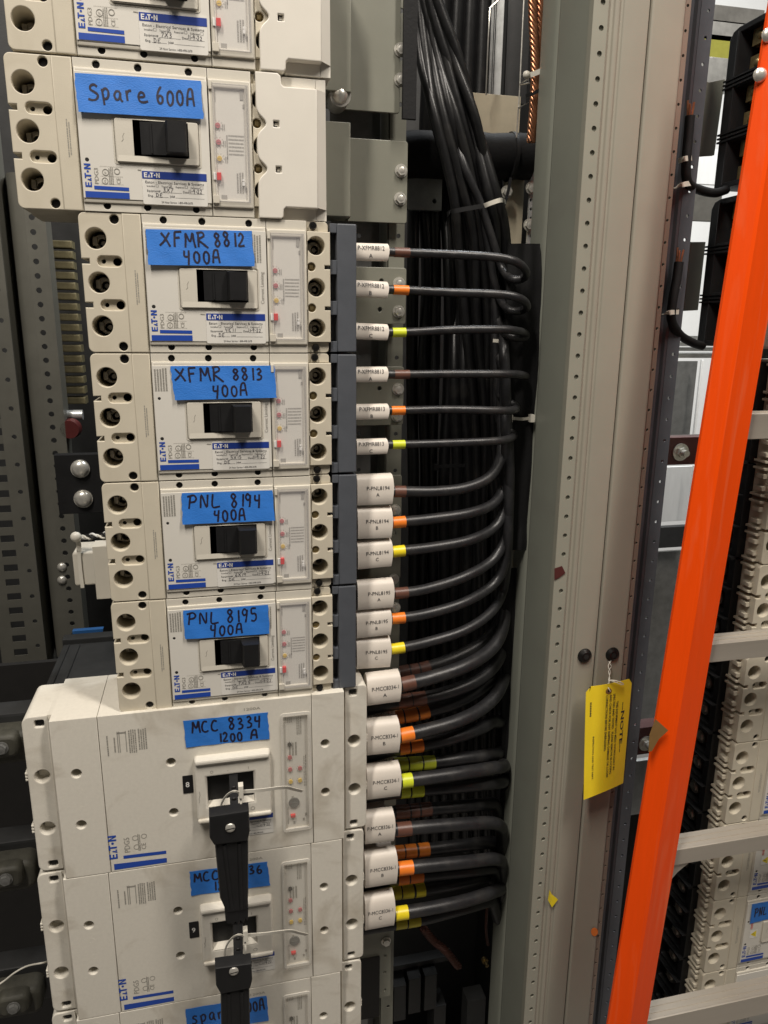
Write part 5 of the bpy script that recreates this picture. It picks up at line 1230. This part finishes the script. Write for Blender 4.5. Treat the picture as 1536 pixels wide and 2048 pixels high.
for i, (x, y, lab) in enumerate(((28, 1480, 'highest'), (36, 1735, 'middle'), (50, 1985, 'lowest'))):
    q = P(x, y, .10); r = thing('busbar_clamp', q, f'{lab} of the three dusty dark clamps at the left edge beside the large breakers', 'clamp', 'dusty busbar clamps at the left edge')
    m = MB(); m.box(q.x - .055, q.x + .060, .115, .15, q.z - .034, q.z + .030, .004); part('bar', m, 'hous', r, world=True)
    m = MB(); m.plate(rrect(q.x - .045, q.x + .024, q.z - .026, q.z + .018, .012, 5), .085, .115, bevel=.006); m.plate(rrect(q.x - .03, q.x + .012, q.z - .010, q.z + .022, .01, 5), .072, .09, bevel=.005); part('clamp_body', m, 'olived', r, world=True, smooth=60)
    m = MB(); bolt(m, (q.x - .008, .072, q.z + .006), rr=.007); part('hex_bolt', m, 'galvd', r, world=True)
m = MB(); m.tube(spline([P(-12, 1975, .06), P(8, 1962, .06), P(30, 1945, .055), P(55, 1932, .05), P(84, 1926, .04), P(100, 1922, .06)], 6), .0012, 7); solo('thin_wire', m, 'tie', 'thin white wire curving behind the left end of the MCC 8336 breaker', 'wire', smooth=60)
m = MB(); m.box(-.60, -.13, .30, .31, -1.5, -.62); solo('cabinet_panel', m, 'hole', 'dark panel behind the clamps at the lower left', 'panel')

# ---------------------------------------------------------------- the neighbouring section, seen past the posts
XR = .862
rl = ['highest', 'second from the top', 'third from the top', 'fourth from the top', 'fourth from the bottom', 'third from the bottom', 'second from the bottom', 'lowest']
def yz(x0): return lambda a, b, d: (d, a, b)
for i in range(8):
    z = -.29 - .14 * i
    r = breaker((XR, -.004, z), f'white breaker with a black ribbed end right of the ladder, {rl[i]}', None, shield='none', top_print=False, seed=60 + i, group='circuit breakers in the neighbouring section')
    xe = -.0612
    m = MB()
    if 'r_h' not in _mc: m.plate(rect(.034, .118, .002, .138), xe - .014, xe - .001, [rrect(.046, .092, .0075 + .0452 * k, .0400 + .0452 * k, .004, 3) for k in range(3)], bevel=.001, mp=yz(0))
    hs = part('line_terminal_housing', m, 'black', r, key='r_h')
    m = MB()
    if 'r_rib' not in _mc:
        for k in range(3):
            w0 = .0465 * k
            for a, e, d in ((.003, .0062, .020), (.0115, .0175, .012), (.0285, .0345, .012), (.0400, .0432, .020)): m.plate([(.009, w0 + a), (.009 + d * 1.15, w0 + a), (.009 + d * 1.15, w0 + e), (.009, w0 + e)], xe - .0075, xe + .001, bevel=.0012, mp=yz(0))
    part('end_comb', m, 'beige', r, key='r_rib')
    for k in range(4):
        m = MB(); m.box(xe - .022, xe - .0135, .034, .118, .0005 + .0459 * k, .0022 + .0459 * k); part('barrier_fin', m, 'black', hs, key='r_f%d' % k)
    for k in range(3):
        m = MB()
        if 'r_l%d' % k not in _mc:
            z0 = .0235 + .0452 * k
            m.cyl((xe - .002, .068, z0), (-1, 0, 0), .0105, .006, 18); m.dome((xe - .008, .068, z0), (-1, 0, 0), .008, .004, 14); m.box(xe - .0125, xe - .0118, .060, .076, z0 - .0006, z0 + .0006)

        part('terminal_lug', m, 'lug', hs, key='r_l%d' % k, smooth=50)
    m = MB()
    if 'r_b' not in _mc: m.box(xe - .0016, xe - .0011, .04, .112, .004, .136)
    part('cavity_shade_sheet', m, 'hole', hs, key='r_b')  # black sheet hides the pale case, shade of the openings as colour
# tapes, red print and warning triangles on the ones whose face shows
def rt(i): return [o for o in COL.objects if o.name.startswith('circuit_breaker') and abs(o.location.x - XR) < .001][i]
RB = [o for o in COL.objects if o.type == 'EMPTY' and abs(o.location.x - XR) < 1e-4]
RB.sort(key=lambda o: -o.location.z)
for i, (quad, txt) in enumerate((((9, 126, 60, 92), 'XFMR'), ((8, 126, 60, 92), 'PNL'))):
    r = RB[5 + i + 0] if False else RB[5 + i]
    q = [(quad[0] * .001, quad[1] * .001), (.06, .126), (.06, .092), (.008, .090)]
    tape(r, None, q, -.0048, -.0056, random.Random(90 + i), None, lines=[(txt, .12, .3, .45, .16)])
for r in RB[3:7]:
    m = MB(); m.add([(.012, -.0047, .0585), (.012, -.0047, .0745), (.0265, -.0047, .0745), (.0265, -.0047, .0585)], [(0, 1, 2, 3)]); s_ = part('warning_sticker', m, 'white', r)
    m = MB(); m.add([(.0135, -.0049, .0665), (.0240, -.0049, .0600), (.0240, -.0049, .0730)], [(0, 1, 2)]); part('warning_triangle', m, 'yellow', s_)
    m = MB(); m.add([(.0195, -.0051, .0672), (.0215, -.0051, .0652), (.0215, -.0051, .0660), (.0165, -.0051, .0668), (.0175, -.0051, .0678)], [(0, 1, 2, 3, 4)]); part('warning_mark', m, 'print', s_)
    m = MB(); ticks(m, .012, .016, .077, .100, -.0047, 2, random.Random(2)); part('red_print', m, 'red', r)
for i, (z0, z1, lab) in enumerate(((.085, .292, 'upper'), (-.135, .072, 'lower'))):
    r = thing('circuit_breaker', (.79, .0, z0), f'{lab} of the two large breakers behind the ladder, black terminal end with brass lugs', 'circuit breaker', 'large breakers in the neighbouring section')
    h = z1 - z0; p = h / 3; X0 = .79
    hs = []
    for k in range(3): hs.append(rect(.062, .156, z0 + p * k + .008, z0 + p * (k + 1) - .008))
    out = [(.045, z0), (.178, z0 + .001), (.178, z1 - .012), (.172, z1 - .003), (.160, z1), (.045, z1)]
    m = MB(); m.plate(out, X0, X0 + .06, hs, bevel=.0012, mp=yz(0)); t = part('terminal_housing', m, 'black', r, world=True)
    m = MB()
    for k in (1, 2):
        for d in (-.005, 0, .005): m.box(X0 - .003, X0 + .001, .05, .179, z0 + p * k + d - .0012, z0 + p * k + d + .0012)
    m.tube([(X0 - .0005, .158, z0 + .006), (X0 - .0005, .158, z1 - .006)], .0016, 8); part('rib', m, 'black', t, world=True)
    for k in range(3):
        for (y, dz) in ((.132, .25), (.132, .74)):
            zc = z0 + p * (k + dz); m = MB(); m.box(X0 + .012, X0 + .05, y - .013, y + .013, zc - .0105, zc + .0105, .001); m.dome((X0 + .012, y - .002, zc), (-1, 0, 0), .0058, .004, 14); part('terminal_lug', m, 'brass', t, world=True)
    m = MB(); m.box(X0 + .052, X0 + .054, .05, .17, z0 + .004, z1 - .004); part('cavity_shade_sheet', m, 'hole', t, world=True)  # black sheet standing in for the shade deep in the housing
    m = MB(); m.plate(rrect(X0, X0 + .32, z0, z1, .004, 3), -.004, .045, [circ(X0 + .017, z0 + .030, .0075, 20)], bevel=.0016)
    for w in (.088, .093, .098): m.box(X0 - .0025, X0 + .001, .004, .02, z0 + w - .001, z0 + w + .001)
    part('front_cover', m, 'grain', r, world=True)
# grey bent brackets, bus bars, insulators and sheets between the posts and the breakers
def rbr(label, pL, pM, pR, bolts):
    Y = .20; r = thing('bracket_plate', P(*pM[0], Y), label, 'bracket', 'bent grey brackets behind the posts')
    m = MB(); a, b = P(*pL[0], Y), P(*pL[1], Y); c, d = P(*pM[0], Y), P(*pM[1], Y); e, f = P(*pR[0], Y - .0), P(*pR[1], Y)
    e += Vector((0, .02, 0)); f += Vector((0, .02, 0))
    m.add([a, c, d, b], [(0, 1, 2, 3)]); m.add([c, e, f, d], [(0, 1, 2, 3)])
    m.add([v + Vector((0, .004, 0)) for v in (a, c, d, b)], [(3, 2, 1, 0)]); m.add([v + Vector((0, .004, 0)) for v in (c, e, f, d)], [(3, 2, 1, 0)])
    part('bent_plate', m, 'bracket', r, world=True, smooth=10)
    for q in bolts: m = MB(); m.dome(P(*q, Y), (0, -1, 0), .007, .005, 14); part('bolt', m, 'zinc', r, world=True, smooth=60)
rbr('grey bent bracket at the top between the perforated upright and the black terminal ends', [(1380, 150), (1362, 310)], [(1418, 165), (1394, 313)], [(1468, 150), (1446, 305)], [(1392, 210), (1388, 267)])
rbr('grey bent bracket further down between the perforated upright and the black terminal ends', [(1352, 482), (1335, 620)], [(1384, 484), (1368, 622)], [(1428, 481), (1412, 620)], [(1359, 580)])
def rbox(name, label, cat, px, Y, d, mt, group=None, bev=.001):
    a = P(px[0], px[3], Y); b = P(px[1], px[2], Y); m = MB(); m.box(a.x, b.x, Y, Y + d, a.z, b.z, bev); return solo(name, m, mt, label, cat, group)
rbox('busbar', 'galvanised crossbar at the top right, the upper one', 'busbar', (1415, 1530, 20, 42), .5, .05, 'galvd')
rbox('busbar', 'galvanised crossbar at the top right, the lower one above the yellow green bar', 'busbar', (1405, 1530, 50, 78), .5, .05, 'galv')
rbox('barrier_bar', 'yellow green barrier bar at the top right behind the black terminal ends', 'barrier', (1400, 1530, 79, 112), .5, .04, 'grille')
rbox('busbar', 'galvanised crossbar at the top right, below the yellow green bar', 'busbar', (1395, 1530, 124, 165), .5, .05, 'galv')
rbox('plated_panel', 'bright galvanised panel behind the gap below the upper grey bracket', 'panel', (1365, 1450, 300, 366), .95, .01, 'galvb')
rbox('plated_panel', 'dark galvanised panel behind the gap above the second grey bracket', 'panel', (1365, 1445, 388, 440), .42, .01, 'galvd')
for k, (y0, y1) in enumerate(((672, 681), (684, 692), (695, 702), (706, 716))): rbox('busbar', ['topmost', 'second', 'third', 'lowest and brightest'][k] + ' of four thin plated bars stacked beside the ladder', 'busbar', (1342, 1470, y0, y1), .40 - .02 * k, .03, 'galv' if k != 2 else 'galvd', 'thin plated bars beside the ladder', .0008)
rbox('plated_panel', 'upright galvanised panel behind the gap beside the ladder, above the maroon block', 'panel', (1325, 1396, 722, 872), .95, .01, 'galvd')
rbox('edge_strip', 'pale upright strip beside the ladder above the maroon block', 'strip', (1391, 1404, 720, 871), .90, .006, 'wall')
def insul(label, px, bx, by):
    Y = .30; a = P(px[0], px[3], Y); b = P(px[1], px[2], Y); r = thing('insulator_block', a, label, 'insulator', 'maroon insulator blocks')
    m = MB(); m.box(a.x, b.x, Y, Y + .03, a.z, b.z, .001); part('block', m, 'maroon', r, world=True)
    q = P(bx, by, Y); m = MB(); m.cyl(q, (0, -1, 0), .0155, .003, 24); m.cyl(q + Vector((.0, -.003, 0)), (0, -1, 0), .009, .007, 6); m.cyl(q + Vector((.0, -.010, 0)), (0, -1, 0), .006, .010, 12); part('bolt', m, 'zinc', r, world=True)
insul('maroon insulator block with a bright washer and nut beside the ladder', (1322, 1425, 873, 931), 1360, 904)
insul('maroon insulator block low beside the ladder, half hidden by it', (1262, 1330, 1450, 1512), 1291, 1486)
rbox('plated_panel', 'bright galvanised panel below the upper maroon block', 'panel', (1300, 1398, 932, 1045), .95, .01, 'galvb')
rbox('edge_strip', 'pale upright strip beside the ladder below the upper maroon block', 'strip', (1376, 1390, 931, 1040), .90, .006, 'wall')
rbox('dark_bar', 'dark bar between the galvanised panels beside the ladder', 'bar', (1296, 1380, 1052, 1098), .92, .02, 'hous')
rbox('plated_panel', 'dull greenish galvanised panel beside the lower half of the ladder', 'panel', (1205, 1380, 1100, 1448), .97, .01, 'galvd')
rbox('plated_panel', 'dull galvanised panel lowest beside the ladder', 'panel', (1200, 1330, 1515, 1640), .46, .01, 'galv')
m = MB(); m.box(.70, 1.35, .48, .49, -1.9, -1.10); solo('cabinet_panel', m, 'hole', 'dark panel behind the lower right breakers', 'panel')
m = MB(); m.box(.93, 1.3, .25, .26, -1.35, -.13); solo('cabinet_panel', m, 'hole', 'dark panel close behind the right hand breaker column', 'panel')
def rwire(label, pts, tie, r_=.0060):
    root = thing('tied_wire', P(*pts[-1]), label, 'wire', 'black wires tied to the perforated upright')
    path = spline([P(*p) for p in pts], 8); m = MB(); m.tube(path, r_, 14); part('jacket', m, 'matte', root, world=True, smooth=60)
    d = (path[0] - path[1]).normalized(); m = MB()
    for k in range(5): o = Vector((math.cos(k * 1.3), math.sin(k * 1.3), 0)) * r_ * .45; m.tube([path[0] + o, path[0] + o * 1.5 + d * (.012 + .003 * (k % 3))], r_ * .22, 6)
    part('copper_end', m, 'copper', root, world=True)
    for (x0, y0, x1, y1) in tie: m = MB(); strap(m, [P(x0, y0, .068), P((x0 + x1) / 2, (y0 + y1) / 2 - 2, .052), P(x1, y1, .068)], .006); part('cable_tie', m, 'tie', root, world=True)
rwire('black stripped wire tied to the upper part of the perforated upright', [(1380, 232, .062), (1376, 280, .062), (1372, 330, .062), (1376, 366, .07), (1400, 380, .10), (1430, 386, .13), (1452, 380, .15)], [(1358, 322, 1384, 316), (1350, 376, 1384, 366)])
rwire('black stripped wire with bare copper tip tied halfway up the perforated upright', [(1358, 524, .062), (1353, 560, .062), (1345, 605, .062), (1343, 640, .066), (1358, 668, .08), (1382, 684, .11), (1404, 692, .14)], [(1325, 630, 1358, 624)])

# ---------------------------------------------------------------- step ladder
r = thing('step_ladder', P(1255, 2060, -.1), 'orange fibreglass step ladder with aluminium steps standing before the right hand breakers', 'ladder')
def rl_(a, b, Y):
    (xa, ya), (xb, yb) = a, b; s = (xb - xa) / (yb - ya); return [P(xa + s * (y - ya), y, Y) for y in (-120, 2180)]
Ll = rl_((1541, 0), (1216, 2048), -.100); F1 = rl_((1503, 480), (1254, 2048), -.114); F2 = rl_((1511, 480), (1261, 2048), -.1145); Rl = rl_((1536, 640), (1294, 2048), -.098)
m = MB(); th = Vector((0, .004, 0))
ring = [Ll, F1, F2, Rl, [p + th * 2.5 for p in Rl], [p + th * 1.2 for p in Rl], [p + th for p in F2], [p + th for p in F1], [p + th for p in Ll]]
ring = [Ll, F1, F2, Rl, [p + Vector((.001, .028, 0)) for p in Rl], [p + Vector((-.003, .028, 0)) for p in Rl], [p + Vector((-.003, .004, 0)) for p in Rl], [p + th for p in F2], [p + th for p in F1], [p + th for p in Ll]]
b = len(m.v); n = len(ring); ns = 20
for k in range(ns + 1):
    for e in ring: m.v.append(e[0].lerp(e[1], k / ns))
for k in range(ns):
    for j in range(n): m.f.append([k * n + j, k * n + (j + 1) % n, (k + 1) * n + (j + 1) % n, (k + 1) * n + j])
part('side_rail', m, 'rail', r, world=True, smooth=25)
for q in ((1520, 150), (1537, 70)): m = MB(); m.dome(P(*q, -.103), (-.25, -1, 0), .0072, .004, 18); part('rivet', m, 'zinc', r, world=True, smooth=60)
def step(px, yt, yb, Y, dep=.030, brace=False):
    a = P(px, yt, Y); c = P(px, yb, Y); x1 = a.x + .75
    m = MB(); m.plate([(a.x, c.z), (x1, c.z), (x1, a.z), (a.x, a.z)], Y, Y + .003, bevel=.0008); m.plate(rect(a.x, x1, a.z - .003, a.z), Y + .0032, Y + dep); m.box(a.x, x1, Y + .0035, Y + .008, c.z, c.z + .003)
    for k in range(2): m.box(a.x, x1, Y + .010 + k * .010, Y + .012 + k * .010, a.z, a.z + .0008)
    part('step', m, 'alu', r, world=True)
    if brace:
        m = MB(); p = lambda x, y: (P(x, y, Y + .004).x, P(x, y, Y + .004).z)
        m.plate([p(px - 4, yb - 6), p(px + 40, yb - 6), p(px + 18, yb + 12), p(px - 4, yb + 38)], Y + .0045, Y + .0075, bevel=.0006); part('step_brace', m, 'alu', r, world=True)
step(1452, 829, 880, -.082); step(1395, 1292, 1328, -.082); step(1338, 1703, 1733, -.082, brace=True); step(1280, 2046, 2085, -.082)
m = MB(); c = [P(*q, -.1125) for q in ((1311, 1438), (1331, 1456), (1318, 1478), (1304, 1502), (1297, 1504), (1299, 1470))]
c[1] += Vector((0, -.006, 0))
k = len(c)
for d in (0, .0004): m.v += [v + Vector((0, d, 0)) for v in c]
m.f = [list(range(k)), [k + i for i in range(k)][::-1]] + [[i, (i + 1) % k, k + (i + 1) % k, k + i] for i in range(k)]
solo('tape_scrap', m, 'tan', 'torn scrap of brown packing tape stuck on the orange ladder rail', 'tape scrap', smooth=10)
